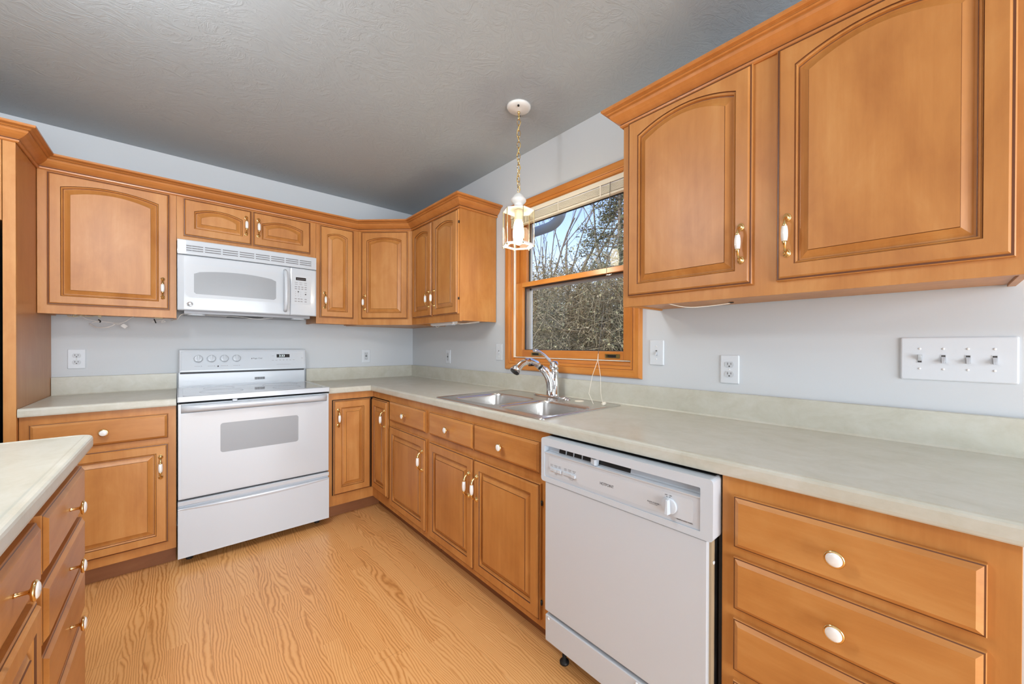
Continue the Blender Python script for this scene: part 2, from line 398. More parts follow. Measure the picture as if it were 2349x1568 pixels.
def door(parent, x0, x1, z0, z1, arch=.0, fr=.047, handle=None, hz=None, y=0, name='door', top=None):
    """front faces -Y; local origin at lower left of the door on the face-frame plane"""
    w, h, T = x1-x0, z1-z0, .020
    NT = 14 if arch else 2
    def ring(i, d, rise=0, it=None):
        it = i if it is None else it
        a, b, c = i, w-i, i
        ring = [(a, -d, c), (b, -d, c)]
        zt = h-it
        for k in range(NT+1):
            u = k/NT; s_ = (2*u-1)
            ring.append((b+(a-b)*u, -d, zt-rise*s_*s_ - (0 if arch or not rise else 0)))
        return ring
    topin = top if top else fr
    def arc(i, d): # inset rings within the panel opening
        return ring(fr+i, d, arch, topin+i)
    rings = [ring(0, 0), ring(0, .010), ring(.0025, .0125), ring(.007, .0130), ring(.0085, .0165), ring(.0115, T),
             arc(-.0005, T), arc(.0012, T-.004), arc(.0020, T-.0045), arc(.0035, T-.0030), arc(.0065, T-.0050), arc(.0075, T-.0135), arc(.0090, T-.0142),
             arc(.0130, T-.0136), arc(.0220, T-.0095), arc(.0330, T-.0030), arc(.0340, T-.0002)]
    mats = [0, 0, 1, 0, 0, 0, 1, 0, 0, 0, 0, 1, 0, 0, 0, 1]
    mb = MB(); mb.loft(rings, mats, False, True, True, capmat=0)
    o = mb.build(name, [MAPLE_V, GLAZE], parent); o.location = (x0, y, z0)
    if handle:
        hx = w-.030 if handle == 'R' else .030
        inst(HANDLE, 'handle', o, (hx, -T, (hz if hz is not None else .12)))
    return o
def drawer(parent, x0, x1, z0, z1, y=0, knob=True):
    w, h, T = x1-x0, z1-z0, .020
    def ring(i, d): return [(i, -d, i), (w-i, -d, i), (w-i, -d, h-i), (i, -d, h-i)]
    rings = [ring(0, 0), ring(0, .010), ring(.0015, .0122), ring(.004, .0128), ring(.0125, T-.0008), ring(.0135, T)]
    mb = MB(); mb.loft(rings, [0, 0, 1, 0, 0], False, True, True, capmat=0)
    o = mb.build('drawer', [MAPLE_H, GLAZE], parent); o.location = (x0, y, z0)
    if knob: inst(KNOB, 'knob', o, (w/2, -T, h/2))
    return o
def upper(label, loc, rot, w, z0=1.366, z1=2.125, depth=.300, name='wall_cabinet'):
    t = thing(name, label, 'cabinet', (*loc, z0), rot)
    mb = MB(); h = z1-z0
    mb.box(0, w, 0, .019, 0, h)                         # face frame
    mb.box(.001, .016, .019, depth, .004, h); mb.box(w-.016, w-.001, .019, depth, .004, h)
    mb.box(.016, w-.016, .019, depth, .010, .026); mb.box(.016, w-.016, .019, depth, h-.02, h-.004)
    mb.box(.016, w-.016, depth-.008, depth-.002, .026, h-.02)
    mb.build('body', MAPLE_V, t, .0008)
    return t, z0
def base(label, loc, rot, w, depth=.60, left_side=True, kick=True, name='base_cabinet'):
    t = thing(name, label, 'cabinet', (*loc, 0), rot)
    mb = MB()
    mb.box(0, w, 0, .019, .10, .874)
    mb.box(.001, .016, .019, depth, .10, .874); mb.box(w-.016, w-.001, .019, depth, .10, .874)
    mb.box(.016, w-.016, .019, depth, .115, .13); mb.box(.016, w-.016, depth-.01, depth-.002, .13, .80)
    mb.build('body', MAPLE_V, t, .0008)
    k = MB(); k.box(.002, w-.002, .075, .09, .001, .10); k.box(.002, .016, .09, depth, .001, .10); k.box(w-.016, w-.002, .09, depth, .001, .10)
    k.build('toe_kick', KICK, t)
    return t
A = -pi/2

# --- wall cabinets
YF = -.305
t, z = upper('maple wall cabinet with one wide arched door between refrigerator panel and microwave', (-2.203, YF), 0, .527)
door(t, .033, .497, 1.412-z, 2.098-z, .030, top=.041, handle='R', hz=.125)
t, z = upper('low maple wall cabinet with two small arched doors directly above the microwave', (-1.675, YF), 0, .760, z0=1.836)
door(t, .030, .370, 1.868-z, 2.096-z, .026, top=.047, fr=.050, handle='R', hz=.122)
door(t, .377, .721, 1.868-z, 2.096-z, .026, top=.047, fr=.050, handle='L', hz=.122)
t, z = upper('narrow maple wall cabinet with one slim arched door right of the microwave', (-.914, YF), 0, .303)
door(t, .024, .263, 1.411-z, 2.095-z, .020, handle='L', hz=.128)
t = thing('corner_wall_cabinet', 'angled maple wall cabinet set diagonally across the room corner', 'cabinet', (0, 0, 1.366))
mb = MB(); pent = [(-.003, -.003), (-.610, -.003), (-.610, -.305), (-.305, -.610), (-.003, -.610)]
mb.plate(pent, [], lambda a, b, q: (a, b, q), 0, .759)
mb.build('body', MAPLE_V, t, .0008)
d = door(t, 0, .372, .046, .731, .024, handle='L', hz=.128)
d.rotation_euler = (0, 0, -pi/4); d.location = Vector((-.610, -.305, .046)) + Vector((cos(-pi/4), sin(-pi/4), 0))*.029
t, z = upper('tall maple wall cabinet with two slim arched doors left of the window', (YF, -.612), A, .685)
door(t, .037, .335, 1.414-z, 2.097-z, .022, handle='R', hz=.125)
d = door(t, .354, .676, 1.414-z, 2.097-z, .022, handle='L', hz=.125)
for q in (.10, .60):
    mb = MB(); mb.tube([(.325, -.006, q-.008), (.325, -.006, q+.008)], .004, 8); mb.build('hinge', BLACK, d)
TR, z = upper('large maple wall cabinet with two arched doors right of the window', (YF, -2.526), A, 1.020)
door(TR, .028, .479, 1.405-z, 2.106-z, .041, top=.028, fr=.047, handle='R', hz=.132)
door(TR, .545, .994, 1.405-z, 2.106-z, .041, top=.028, fr=.047, handle='L', hz=.132)
mb = MB(); mb.lathe([(.0005, 0), (.009, 0), (.009, .003), (.0005, .003)], 14, 0, Matrix.Translation((.34, .215, .0065)))
mb.build('wire_hole', BLACK, TR)

# --- over-fridge cabinet, end panel, refrigerator
t, z = upper('maple cabinet above the refrigerator at the left edge', (-3.16, -.635), 0, .917, z0=1.752, depth=.630)
door(t, .028, .452, 1.79-z, 2.095-z, .03, handle='R', hz=.08)
door(t, .462, .902, 1.79-z, 2.095-z, .03, handle='L', hz=.08)
t = thing('refrigerator_end_panel', 'tall maple side panel between the black refrigerator and left counter', 'panel', (-2.242, -.635, 0))
mb = MB(); mb.box(.001, .037, 0, .019, .003, 2.125); mb.build('front_stile', MAPLE_V, t, .0008)
mb = MB(); mb.box(.018, .037, .0195, .632, .003, 2.125); mb.build('side_panel', PANELSIDE, t, .0005)
t = thing('refrigerator', 'black refrigerator at the left edge beside the maple panel', 'refrigerator', (-3.12, -.60, 0))
mb = MB(); mb.box(0, .862, 0, .58, .02, 1.70); mb.build('cabinet', FRIDGE, t, .004)
for (x0, x1, nm) in ((.002, .36, 'freezer_door'), (.366, .860, 'door')):
    mb = MB(); pr_ = []
    for k in range(13):
        u = k/12; pr_.append((x0+(x1-x0)*u, -.045-.020*(1-(2*u-1)**2)))
    ringz = [[(x, y, zz) for x, y in pr_]+[(x1, -.004, zz), (x0, -.004, zz)] for zz in (.09, 1.735)]
    mb.loft(ringz, 0, False, True, True); dd = mb.build(nm, FRIDGE, t, .003)
    hx = x1-.03 if nm == 'freezer_door' else x0+.03
    mb = MB(); mb.tube([(hx, -.058, .75), (hx, -.10, .78), (hx, -.105, 1.1), (hx, -.10, 1.42), (hx, -.058, 1.45)], .011, 10); mb.build('handle', FRIDGE, dd)
for x in (.06, .80): mb = MB(); mb.lathe([(.018, 0), (.018, .021)], 12, 0, Matrix.Translation((x, .06, 0))); mb.build('foot', BLACK, t)

# --- crown mouldings
CP = [(.0005, 2.104), (.006, 2.104), (.0105, 2.108), (.0115, 2.114), (.0085, 2.1175), (.0085, 2.1195), (.0120, 2.1215), (.0200, 2.1265), (.0300, 2.134), (.0390, 2.1435),
      (.0430, 2.1515), (.0405, 2.1535), (.0420, 2.1555), (.0490, 2.1570), (.0530, 2.1605), (.0510, 2.1625), (.0530, 2.1640), (.0640, 2.1660), (.0670, 2.1690), (.0670, 2.177), (.0005, 2.177)]
CPM = {3: 1, 4: 1, 10: 1, 14: 1}
mb = MB(); mb.sweep(CP, [(-3.16, -.635), (-2.204, -.635), (-2.204, -.305), (-.610, -.305), (-.305, -.610), (-.305, -1.2975), (-.002, -1.2975)], pm=CPM)
tag(mb.build('crown_moulding', [CROWN, GLAZE]), 'orange maple crown moulding capping the left and corner wall cabinets', 'moulding', 'crown mouldings')
mb = MB(); mb.sweep(CP, [(-.002, -2.5255), (-.305, -2.5255), (-.305, -3.5465), (-.002, -3.5465)], pm=CPM)
tag(mb.build('crown_moulding', [CROWN, GLAZE]), 'orange maple crown moulding on top of the large right wall cabinet', 'moulding', 'crown mouldings')

# --- base cabinets
YB = -.610
t = base('maple base cabinet with one drawer and one door left of the range', (-2.203, YB), 0, .526)
drawer(t, .030, .494, .707, .836); door(t, .030, .495, .147, .677, handle='R', hz=.41)
t = base('maple base cabinet with one drawer and one door nearest the room corner', (YB, -.915), A, .545)
drawer(t, .026, .521, .705, .833); door(t, .026, .523, .137, .669, handle='R', hz=.405)
t = base('wide maple sink base cabinet with two drawers and two doors', (YB, -1.461), A, .940)
drawer(t, .020, .449, .705, .832); drawer(t, .4545, .900, .705, .832)
door(t, .020, .452, .131, .666, handle='R', hz=.405)
d = door(t, .456, .901, .131, .666, handle='L', hz=.405)
for q in (.07, .46):
    mb = MB(); mb.tube([(.448, -.006, q-.009), (.448, -.006, q+.009)], .004, 8); mb.build('hinge', BLACK, d)
t = base('maple drawer base cabinet right of the dishwasher', (YB, -3.027), A, .479)
for a, b in ((.697, .827), (.540, .672), (.384, .516), (.140, .357)): drawer(t, .031, .441, a, b)
# corner base
t = thing('corner_base_cabinet', 'maple corner base cabinet with folding doors meeting in the inner corner', 'cabinet')
mb = MB(); zz = lambda a, b, q: (a, b, q)
Lp = [(-.002, -.002), (-.914, -.002), (-.914, -.610), (-.610, -.610), (-.610, -.914), (-.002, -.914)]
mb.plate([(-.003, -.003), (-.913, -.003), (-.913, -.609), (-.609, -.609), (-.609, -.913), (-.003, -.913)], [], zz, .10, .118)
def lframe(z0, z1, d0=0, d1=.019):
    mb.plate([(-.914, -.610+d0), (-.610+d0, -.610+d0), (-.610+d0, -.914), (-.610+d1, -.914), (-.610+d1, -.610+d1), (-.914, -.610+d1)], [], zz, z0, z1)
lframe(.100, .170); lframe(.829, .874)
mb.box(-.914, -.889, -.610, -.591, .170, .829); mb.box(-.610, -.591, -.914, -.906, .170, .829)
mb.box(-.914, -.899, -.59, -.003, .118, .874); mb.box(-.59, -.003, -.914, -.899, .118, .874)
mb.build('body', MAPLE_V, t)
mb = MB(); lframe(.171, .828, .012, .016); mb.build('dark_reveal', BLACK, t)
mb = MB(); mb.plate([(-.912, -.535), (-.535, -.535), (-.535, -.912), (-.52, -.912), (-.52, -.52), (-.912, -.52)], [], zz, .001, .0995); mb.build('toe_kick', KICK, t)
d = door(t, -.884, -.6315, .175, .824, handle='L', hz=.53, fr=.050); d.location = (-.884, -.612, .175)
d = door(t, 0, .270, .175, .824, handle='R', hz=.53, fr=.050); d.location = (-.612, -.6335, .175); d.rotation_euler = (0, 0, A)

# --- island
t = base('island base cabinet with a stack of four drawers at its far end', (-1.902, -2.110), pi/2, .520, depth=.62, name='island_cabinet')
for a, b in ((.703, .833), (.546, .676), (.390, .520), (.140, .362)): drawer(t, .018, .480, a, b)
t = base('island base cabinet with one drawer over a door at its near end', (-1.902, -2.930), pi/2, .818, depth=.62, name='island_cabinet')
drawer(t, .410, .796, .703, .833); door(t, .410, .796, .140, .668, handle='L', hz=.41)
drawer(t, .020, .402, .703, .833); door(t, .020, .402, .140, .668, handle='R', hz=.41)

# --- countertops
EP = [(0, .876), (.0215, .876), (.0235, .879), (.0245, .885), (.0245, .905), (.0230, .9105), (.0195, .9140), (.0140, .9156), (.008, .9156), (.003, .9142), (0, .9140)]
def splash_prof(): return [(0, .914), (0, 1.008), (.004, 1.015), (.012, 1.018), (.0195, 1.016), (.0195, 1.011), (.019, .920), (.023, .914)]
CT = .6105
t = thing('countertop', 'short beige laminate countertop left of the range', 'countertop')
mb = MB(); mb.box(-2.203, -1.6765, -CT, -.001, .876, .914); mb.sweep(EP, [(-2.203, -CT), (-1.6765, -CT)]); mb.build('worktop', LAM, t)
mb = MB(); mb.sweep([(-.0195+.0195-q, z_) for q, z_ in []] or [(q, z_) for q, z_ in splash_prof()], [(-2.203, -.001), (-1.6765, -.001)]); mb.build('backsplash', LAM, t)
t = thing('countertop', 'long beige laminate countertop holding the sink along the window wall', 'countertop')
SX0, SX1, SY0, SY1 = -.612, -.060, -2.362, -1.524
hole = [(SX0+.02, SY0+.02), (SX1-.02, SY0+.02), (SX1-.02, SY1-.02), (SX0+.02, SY1-.02)]
CEND = -3.64
mb = MB(); mb.plate([(-.002, -.002), (-.9145, -.002), (-.9145, -CT), (-CT, -CT), (-CT, CEND), (-.002, CEND)], [hole], zz, .876, .914)
mb.sweep(EP, [(-.9145, -CT), (-CT, -CT), (-CT, CEND)]); mb.build('worktop', LAM, t)
mb = MB(); mb.sweep(splash_prof(), [(-.9145, -.001), (-.001, -.001), (-.001, CEND)]); mb.build('backsplash', LAM, t)
IX, IY = -1.872, -1.540
t = thing('countertop', 'beige laminate island countertop with rounded edge at lower left', 'countertop')
r_ = .022
def isl(o, z_):
    a, b = IX+o-.0245, IY+o-.0245; rr = r_+o*.6; pts = []
    x0, y0 = -2.62, -3.0
    pts += [(x0, y0, z_), (a, y0, z_)]
    for k in range(7):
        an = radians(90*k/6); pts.append((a-rr+rr*cos(an), b-rr+rr*sin(an), z_))
    pts.append((x0, b, z_)); return pts
mb = MB(); mb.loft([isl(o, z_) for o, z_ in EP], 0, False, True, True); mb.build('worktop', LAM, t)

# ------------------------------------------------------------------ sink
t = thing('sink', 'double bowl stainless steel drop-in sink below the window', 'sink', (0, 0, .914))
bowls = [(-.555, -.232, -1.955, -1.600), (-.560, -.232, -2.335, -1.995)]
mb = MB(); outer = rrect(SX0, SX1, SY0, SY1, .018)
mb.plate(outer, [rrect(*b, .055, 7) for b in bowls], zz, .0035, .0050)
def ins(p, d): return rrect(SX0+d, SX1-d, SY0+d, SY1-d, max(.018-d, .004))
mb.loft([[(a, b, z_) for a, b in ins(0, d)] for d, z_ in ((-.001, .0002), (0, .0045), (.004, .0065), (.009, .0065), (.012, .0050))], 0, True)
mb.build('rim', STEEL, t)
for b in bowls:
    mb = MB(); rr = []
    for d, z_, r in ((-.004, .0052, .059), (0, .0048, .055), (.003, .001, .054), (.005, -.01, .053), (.010, -.13, .055), (.018, -.155, .06), (.045, -.168, .075), (.10, -.172, .07)):
        rr.append([(x, y, z_) for x, y in rrect(b[0]+d, b[1]-d, b[2]+d, b[3]-d, min(r, (b[1]-b[0]-2*d)/2-.001), 7)])
    mb.loft(rr, 0, True, False, True)
    bo = mb.build('bowl', STEEL, t)
    cx, cy = (b[0]+b[1])/2, (b[2]+b[3])/2
    mb = MB(); mb.lathe([(.045, -.1715), (.044, -.169), (.036, -.1685), (.033, -.171), (.008, -.1712), (.006, -.165), (.0005, -.164)], 20, 0, Matrix.Translation((cx, cy, 0))); mb.build('strainer', CHROME, bo)
mb = MB(); mb.lathe([(.024, .005), (.024, .0072), (.020, .0085), (.0005, .0088)], 20, 0, Matrix.Translation((-.125, -2.150, 0))); mb.build('hole_cover', CREAM, t)
mb = MB(); mb.lathe([(.022, .005), (.022, .008), (.014, .012), (.010, .013), (.0005, .0135)], 16, 0, Matrix.Translation((-.130, -2.068, 0))); mb.build('hole_cap', CHROME, t)

# ------------------------------------------------------------------ faucet
t = thing('faucet', 'chrome pull-out kitchen faucet with raised lever on the sink', 'faucet', (-.112, -1.930, .919))
mb = MB()
def oval(ax, ay, z_): return [(ax*cos(2*pi*k/28), ay*sin(2*pi*k/28), z_) for k in range(28)]
mb.loft([oval(.030, .132, .0003), oval(.030, .132, .004), oval(.026, .126, .008), oval(.020, .10, .0095)], 0, True, True, True); mb.build('deck_plate', CHROME, t)
mb = MB(); M = Matrix.Translation((.026, -.012, 0))
mb.lathe([(.024, .008), (.024, .014), (.0195, .018), (.0195, .135), (.021, .138), (.021, .150), (.019, .153)], 24, 0, M); mb.build('body', CHROME, t)
mb = MB(); mb.lathe([(.0195, .150), (.026, .158), (.0285, .172), (.026, .186), (.018, .197), (.009, .201), (.0005, .202)], 24, 0, Matrix.Translation((.022, -.010, 0)))
hd = mb.build('lever_hub', CHROME, t)
mb = MB(); mb.tube([(.014, -.008, .182), (-.010, .000, .205), (-.040, .008, .234), (-.070, .016, .252), (-.098, .022, .260), (-.108, .024, .261)], [.013, .0105, .0095, .0100, .0125, .0115], 14, 0, flat=.75); mb.build('lever', CHROME, t)
# spout rises from the plate and arches towards the room
sp_pts = [(-.004, .000, .004), (-.004, .000, .040), (-.008, .002, .080), (-.020, .005, .115), (-.042, .009, .145), (-.068, .013, .168)]
mb = MB(); mb.tube(sp_pts, [.0205, .0195, .0190, .0185, .0180, .0175], 18, 0)
mb.tube([(.024, -.010, .035), (.016, -.006, .085), (-.004, .000, .130), (-.030, .006, .158), (-.050, .010, .170)], [.010, .012, .012, .010, .006], 14, 0)
mb.build('spout', CHROME, t)
mb = MB(); mb.tube([(-.069, .0132, .1688), (-.072, .0136, .1712)], .0182, 18, 0); mb.build('joint_ring', BLACK, t)
mb = MB(); mb.tube([(-.073, .0138, .172), (-.098, .016, .189), (-.133, .020, .202), (-.167, .024, .202), (-.199, .028, .189), (-.225, .031, .168), (-.240, .033, .150)],
                   [.0178, .0185, .019, .0195, .020, .0240, .0285], 18, 0); hdp = mb.build('spray_head', CHROME, t)
mb = MB(); mb.tube([(-.2405, .0331, .1495), (-.2432, .0335, .1465)], [.0275, .025], 18, 0); mb.build('spray_face', BLACKGLOSS, hdp)
mb = MB(); mb.box(-.145, -.118, .010, .028, .176, .182); mb.build('spray_button', BLACKGLOSS, hdp)

# ------------------------------------------------------------------ range
RX, RW = -1.672, .752
t = thing('range', 'white electric range with glass cooktop and backguard', 'stove', (RX, 0, 0))
mb = MB(); mb.box(.004, RW-.004, -.60, -.03, .045, .885); mb.box(.006, RW-.006, -.625, -.60, .045, .885, 1); mb.build('chassis', [WHITE, BLACK], t)
for x in (.05, RW-.05):
    for y in (-.56, -.08): mb = MB(); mb.lathe([(.016, 0), (.016, .008), (.007, .01), (.007, .05)], 10, 0, Matrix.Translation((x, y, 0))); mb.build('leveling_foot', BLACK, t)
mb = MB(); mb.plate([(-.001, -.668), (RW+.001, -.668), (RW+.001, -.060), (-.001, -.060)], [], zz, .896, .9235)
ct = mb.build('cooktop', WHITE, t, .005, 3)
mb = MB(); mb.plate(rrect(.022, RW-.034, -.640, -.150, .012), [], zz, .9236, .9262)
M_ = plain('ceramic_cooktop_glass', (.33, .34, .35), .05); gl = mb.build('glass_surface', M_, ct, .0008)
for cx, cy, r in ((.20, -.48, .105), (.20, -.26, .08), (.54, -.48, .08), (.54, -.26, .105)):
    mb = MB(); mb.lathe([(r, .9263), (r, .9265), (r-.004, .9265), (r-.004, .9263)], 40, 0, Matrix.Translation((cx, cy, 0)), cap=False); mb.build('burner_ring', plain('burner_print', (.27, .28, .29), .12) if 'burner_print' not in bpy.data.materials else bpy.data.materials['burner_print'], gl)
# oven door
mb = MB(); mb.box(.002, RW-.001, -.655, -.626, .366, .884)
od = mb.build('oven_door', WHITE, t, .003)
mb = MB(); mb.plate(rrect(.014, RW-.014, .374, .832, .004), [rrect(.181, .571, .593, .760, .014)], FRONT, -.6585, -.6552); mb.build('glass_front', plain('white_door_glass', (.56, .60, .64), .12, coat=.5), od, .0006)
mb = MB(); mb.plate(rrect(.181, .571, .593, .760, .014), [], FRONT, -.6575, -.6552); mb.build('oven_window', GREYGLASS, od)
mb = MB(); hp = []
for k in range(25):
    u = k/24; x = .014+(RW-.028)*u; e = min(1, min(u, 1-u)/.10); e = sin(e*pi/2)
    yb = -.657-.030*e; zb = .842+.004*e
    hp.append([(x, -.6555, .879), (x, yb-.002, .876), (x, yb-.006, .866), (x, yb-.004, .852), (x, yb, zb), (x, -.657, .832+.014*(1-e)*0+.006), (x, -.6555, .834)])
mb.loft(hp, 0, True, True, True); mb.build('handle', WHITE, od)
# storage drawer
mb = MB(); pr2 = []
dp = [(.050, -.626), (.050, -.660), (.292, -.660), (.305, -.664), (.3125, -.662), (.316, -.648), (.3155, -.640), (.330, -.640), (.334, -.657), (.352, -.659), (.356, -.652), (.356, -.626)]
for k in range(21):
    u = k/20; e = 1-(2*u-1)**2*0.999; s_ = .3+.7*e
    rg = []
    for z_, y_ in dp:
        if .28 < z_ < .332: z_ = .316+(z_-.316)*(.35+.65*e*1.0) + .004*(1-e)
        rg.append((.001+(RW-.002)*u, y_, z_))
    pr2.append(rg)
mb.loft(pr2, 0, False, True, True); mb.build('storage_drawer', WHITE, t)
# backguard
mb = MB(); mb.box(.004, RW-.014, -.060, -.008, .885, 1.024); mb.build('backguard', WHITE, t, .003)
mb = MB(); mb.box(.012, RW-.020, -.0625, -.0602, 1.012, 1.0225); mb.build('black_seam', BLACK, t)
PT = .10  # control panel, tilted face
mb = MB()
def cp(x0, x1, inset, d): # rings on slanted face
    za, zb = 1.0235, 1.172; out = []
    for x, z_ in ((x0+inset, za+inset), (x1-inset, za+inset), (x1-inset, zb-inset), (x0+inset, zb-inset)):
        f = (z_-za)/(zb-za); out.append((x, -.085+.022*f-d, z_))
    return out
x0, x1 = .006, RW-.010
rg = [[(x0, -.008, 1.0235), (x1, -.008, 1.0235), (x1-.004, -.008, 1.172), (x0+.004, -.008, 1.172)], cp(x0, x1, 0, 0), cp(x0, x1, .004, .004), cp(x0, x1, .012, .005), cp(x0, x1, .0135, .004), ]
mb.loft(rg, 0, False, True, True); pan = mb.build('control_panel', WHITE, t)
def onp(x, z_, d=0): return (x, -.085+.022*(z_-1.0235)/.1485-.0042-d, z_)
tilt = math.atan2(.022, .1485)
for kx in (.103, .171, .240, .308):
    mb = MB(); M = Matrix.Translation(onp(kx, 1.111)) @ Matrix.Rotation(radians(90)-tilt, 4, 'X')
    mb.lathe([(.0245, 0), (.0245, .0015), (.0225, .0018), (.0215, .010), (.0195, .012), (.0005, .0125)], 28, 0, M)
    mb.box(-.0055, .0055, -.0205, .0205, .0120, .0215, 0, M); kn = mb.build('burner_knob', WHITE, pan, .0012)
    mb = MB(); mb.lathe([(.0262, .0001), (.0262, .0006), (.0247, .0006), (.0247, .0001)], 28, 0, M, cap=False); mb.build('dial_ring', PANELGREY, pan)
    M2 = Matrix.Translation(onp(kx, 1.0615)); mb = MB(); mb.box(-.020, .010, -.0004, .0004, -.0008, .0008, 0, M2); mb.box(.014, .018, -.0004, .0004, -.002, .002, 0, M2); mb.build('dial_print', GREYMARK, pan)
mb = MB(); mb.lathe([(.0042, 0), (.0042, .0015), (.0005, .002)], 12, 0, Matrix.Translation(onp(.206, 1.059)) @ Matrix.Rotation(radians(90), 4, 'X')); mb.build('indicator_light', BLACKGLOSS, pan)
def onplate(name, x0, x1, z0, z1, mat, d=.0004, r=.002):
    mb = MB(); mb.plate(rrect(x0, x1, z0, z1, r, 3), [], lambda a, b, q: (a, onp(a, b)[1]-q, b), 0, d); return mb.build(name, mat, pan)
onplate('clock_panel', .510, .672, 1.076, 1.144, PANELGREY, .0003)
onplate('clock_panel_face', .5112, .6708, 1.0772, 1.1428, WHITE, .0006)
onplate('clock_display', .548, .632, 1.1115, 1.136, BLACKGLOSS, .0012)
text('clock_digits', '3:33', .022, onp(.582, 1.1235, .0015), (radians(90)-tilt, 0, 0), pan, DIGIT, 'CENTER')
mb = MB()
for i, x in enumerate((.524, .546, .570, .592, .614, .636, .658)):
    M = Matrix.Translation(onp(x, 1.092, .0006)); w_ = .006 if i not in (2, 3, 4) else .004
    mb.box(-w_, w_, -.0003, .0003, -.0012, .0012, 0, M)
    if i in (2, 3, 4): mb.box(-w_, w_, -.0003, .0003, .003, .0044, 0, M)
mb.box(-.008, .006, -.0003, .0003, -.001, .001, 0, Matrix.Translation(onp(.526, 1.124, .0006)))
mb.box(-.045, .045, -.0003, .0003, -.0006, .0006, 0, Matrix.Translation(onp(.592, 1.061, .0002)))
mb.build('printed_markings', GREYMARK, pan)
text('logo', 'Magic Chef', .0125, onp(.402, 1.108, .0002), (radians(90)-tilt, 0, 0), pan, DARKMARK)
mb = MB(); mb.box(-.0022, .0022, -.0003, .0003, -.004, .004, 0, Matrix.Translation(onp(.396, 1.107))); mb.build('logo_mark', DARKMARK, pan)
mb = MB(); mb.lathe([(.0045, 0), (.0045, .002), (.0005, .003)], 12, 0, Matrix.Translation(onp(.716, 1.106)) @ Matrix.Rotation(radians(90), 4, 'X')); mb.build('lock_light', PANELGREY, pan)
mb = MB()
for k in range(10): mb.box(.4165+k*.0062, .4205+k*.0062, -.0608, -.0601, .954, .972)
mb.build('oven_vent', BLACK, t)
mb = MB(); mb.box(.235, .258, -.672, -.657, .879, .8935); mb.build('door_latch', PANELGREY, t, .003)

# ------------------------------------------------------------------ microwave
t = thing('microwave', 'white over-the-range microwave mounted above the range', 'microwave', (-1.672, 0, 0))
MW = .741
mb = MB(); mb.box(.004, MW-.004, -.340, -.002, 1.425, 1.832, 0); mb.box(.030, MW-.03, -.330, -.02, 1.396, 1.425, 1); mb.box(.006, MW-.006, -.362, -.3405, 1.416, 1.828, 2); mb.build('case', [WHITE2, MWUNDER, BLACK], t)
def bow(x, amt=.016): u = 2*x/MW-1; return -amt*(1-u*u)
def bowed(name, x0, x1, z0, z1, y0, y1, mat, parent, holes=None, n=20, round_=.006):
    xs = [x0+(x1-x0)*k/n for k in range(n+1)]
    rings = []
    for x in xs:
        b = bow(x); e = 0
        if x-x0 < .001 or x1-x < .001: e = round_
        rings.append([(x, y0, z0), (x, y1+b+round_+e*.3, z0), (x, y1+b+(e*.6), z0+round_), (x, y1+b+(e*.6), z1-round_), (x, y1+b+round_+e*.3, z1), (x, y0, z1)])
    mb = MB(); mb.loft(rings, 0, False, True, True); return mb.build(name, mat, parent)
YM = -.384
g = bowed('vent_grille', 0, MW, 1.7445, 1.832, -.363, YM, WHITE, t, round_=.004)
dr = bowed('door', 0, .5740, 1.412, 1.741, -.363, YM, WHITE, t)
cpn = bowed('control_panel', .5765, MW, 1.412, 1.741, -.363, YM, WHITE, t)
def bplate(name, pts, y, d, mat, parent):
    """outline (x,z) draped on the bowed front"""
    mb = MB(); n = 16
    xs = [p[0] for p in pts]; a, b = min(xs), max(xs)
    tris = tessellate_polygon([[Vector((p[0], p[1], 0)) for p in pts]])
    # dense strips so the plate follows the bow
    cols = []
    def span(x):
        zs = []
        m = len(pts)
        for i in range(m):
            (xa, za), (xb, zb) = pts[i], pts[(i+1) % m]
            if (xa-x)*(xb-x) <= 0 and abs(xa-xb) > 1e-9: zs.append(za+(zb-za)*(x-xa)/(xb-xa))
        return (min(zs), max(zs)) if zs else None
    base_x = sorted(set([round(p[0], 5) for p in pts]+[a+(b-a)*k/n for k in range(n+1)]))
    rings = []
    for x in base_x:
        xx = min(max(x, a+1e-5), b-1e-5); z0, z1 = span(xx)
        if z1-z0 < 1e-4: continue
        yy = y+bow(x)
        rings.append([(x, yy+.0006, z0), (x, yy-d, z0), (x, yy-d, z1), (x, yy+.0006, z1)])
    mb.loft(rings, 0, False, True, True); return mb.build(name, mat, parent)
wsurr = bplate('window_surround', rrect(.036, .535, 1.490, 1.690, .022), YM, .0006, plain('microwave_recess_white', (.54, .58, .62), .3), dr)
arcp = [(.074+.012*(1-cos(radians(a))), 1.514+.012*(1-sin(radians(a)))) for a in (0, 45, 90)][::-1]
arcp = [(.084, 1.512), (.480, 1.508), (.492, 1.518), (.492, 1.632)] + [(.492-(.418)*u, 1.640+.020*(1-(2*u-1)**2)) for u in [k/16 for k in range(1, 16)]] + [(.074, 1.632), (.074, 1.522)]
bplate('window', arcp, YM-.0006, .0006, GREYGLASS, dr)
mb = MB(); hx = .545
hh = [(hx, YM-.010, 1.716), (hx+.001, YM-.030, 1.700), (hx+.002, YM-.042, 1.66), (hx+.002, YM-.046, 1.58), (hx+.002, YM-.042, 1.50), (hx+.001, YM-.030, 1.456), (hx, YM-.010, 1.436)]
mb.tube(hh, [.010, .012, .0125, .0125, .0125, .012, .010], 12, 0, flat=.9); mb.build('handle', WHITE, dr)
mb = MB(); Mb = Matrix.Translation((.056, YM+bow(.056)-.0003, 1.449)) @ Matrix.Rotation(radians(90), 4, 'X')
mb.lathe([(.0165, 0), (.0165, .0015), (.0145, .0022), (.0135, .0014), (.0005, .0014)], 24, 0, Mb)
bd = mb.build('badge', plain('badge_silver', (.55, .55, .56), .3, .8), dr)
mb = MB()
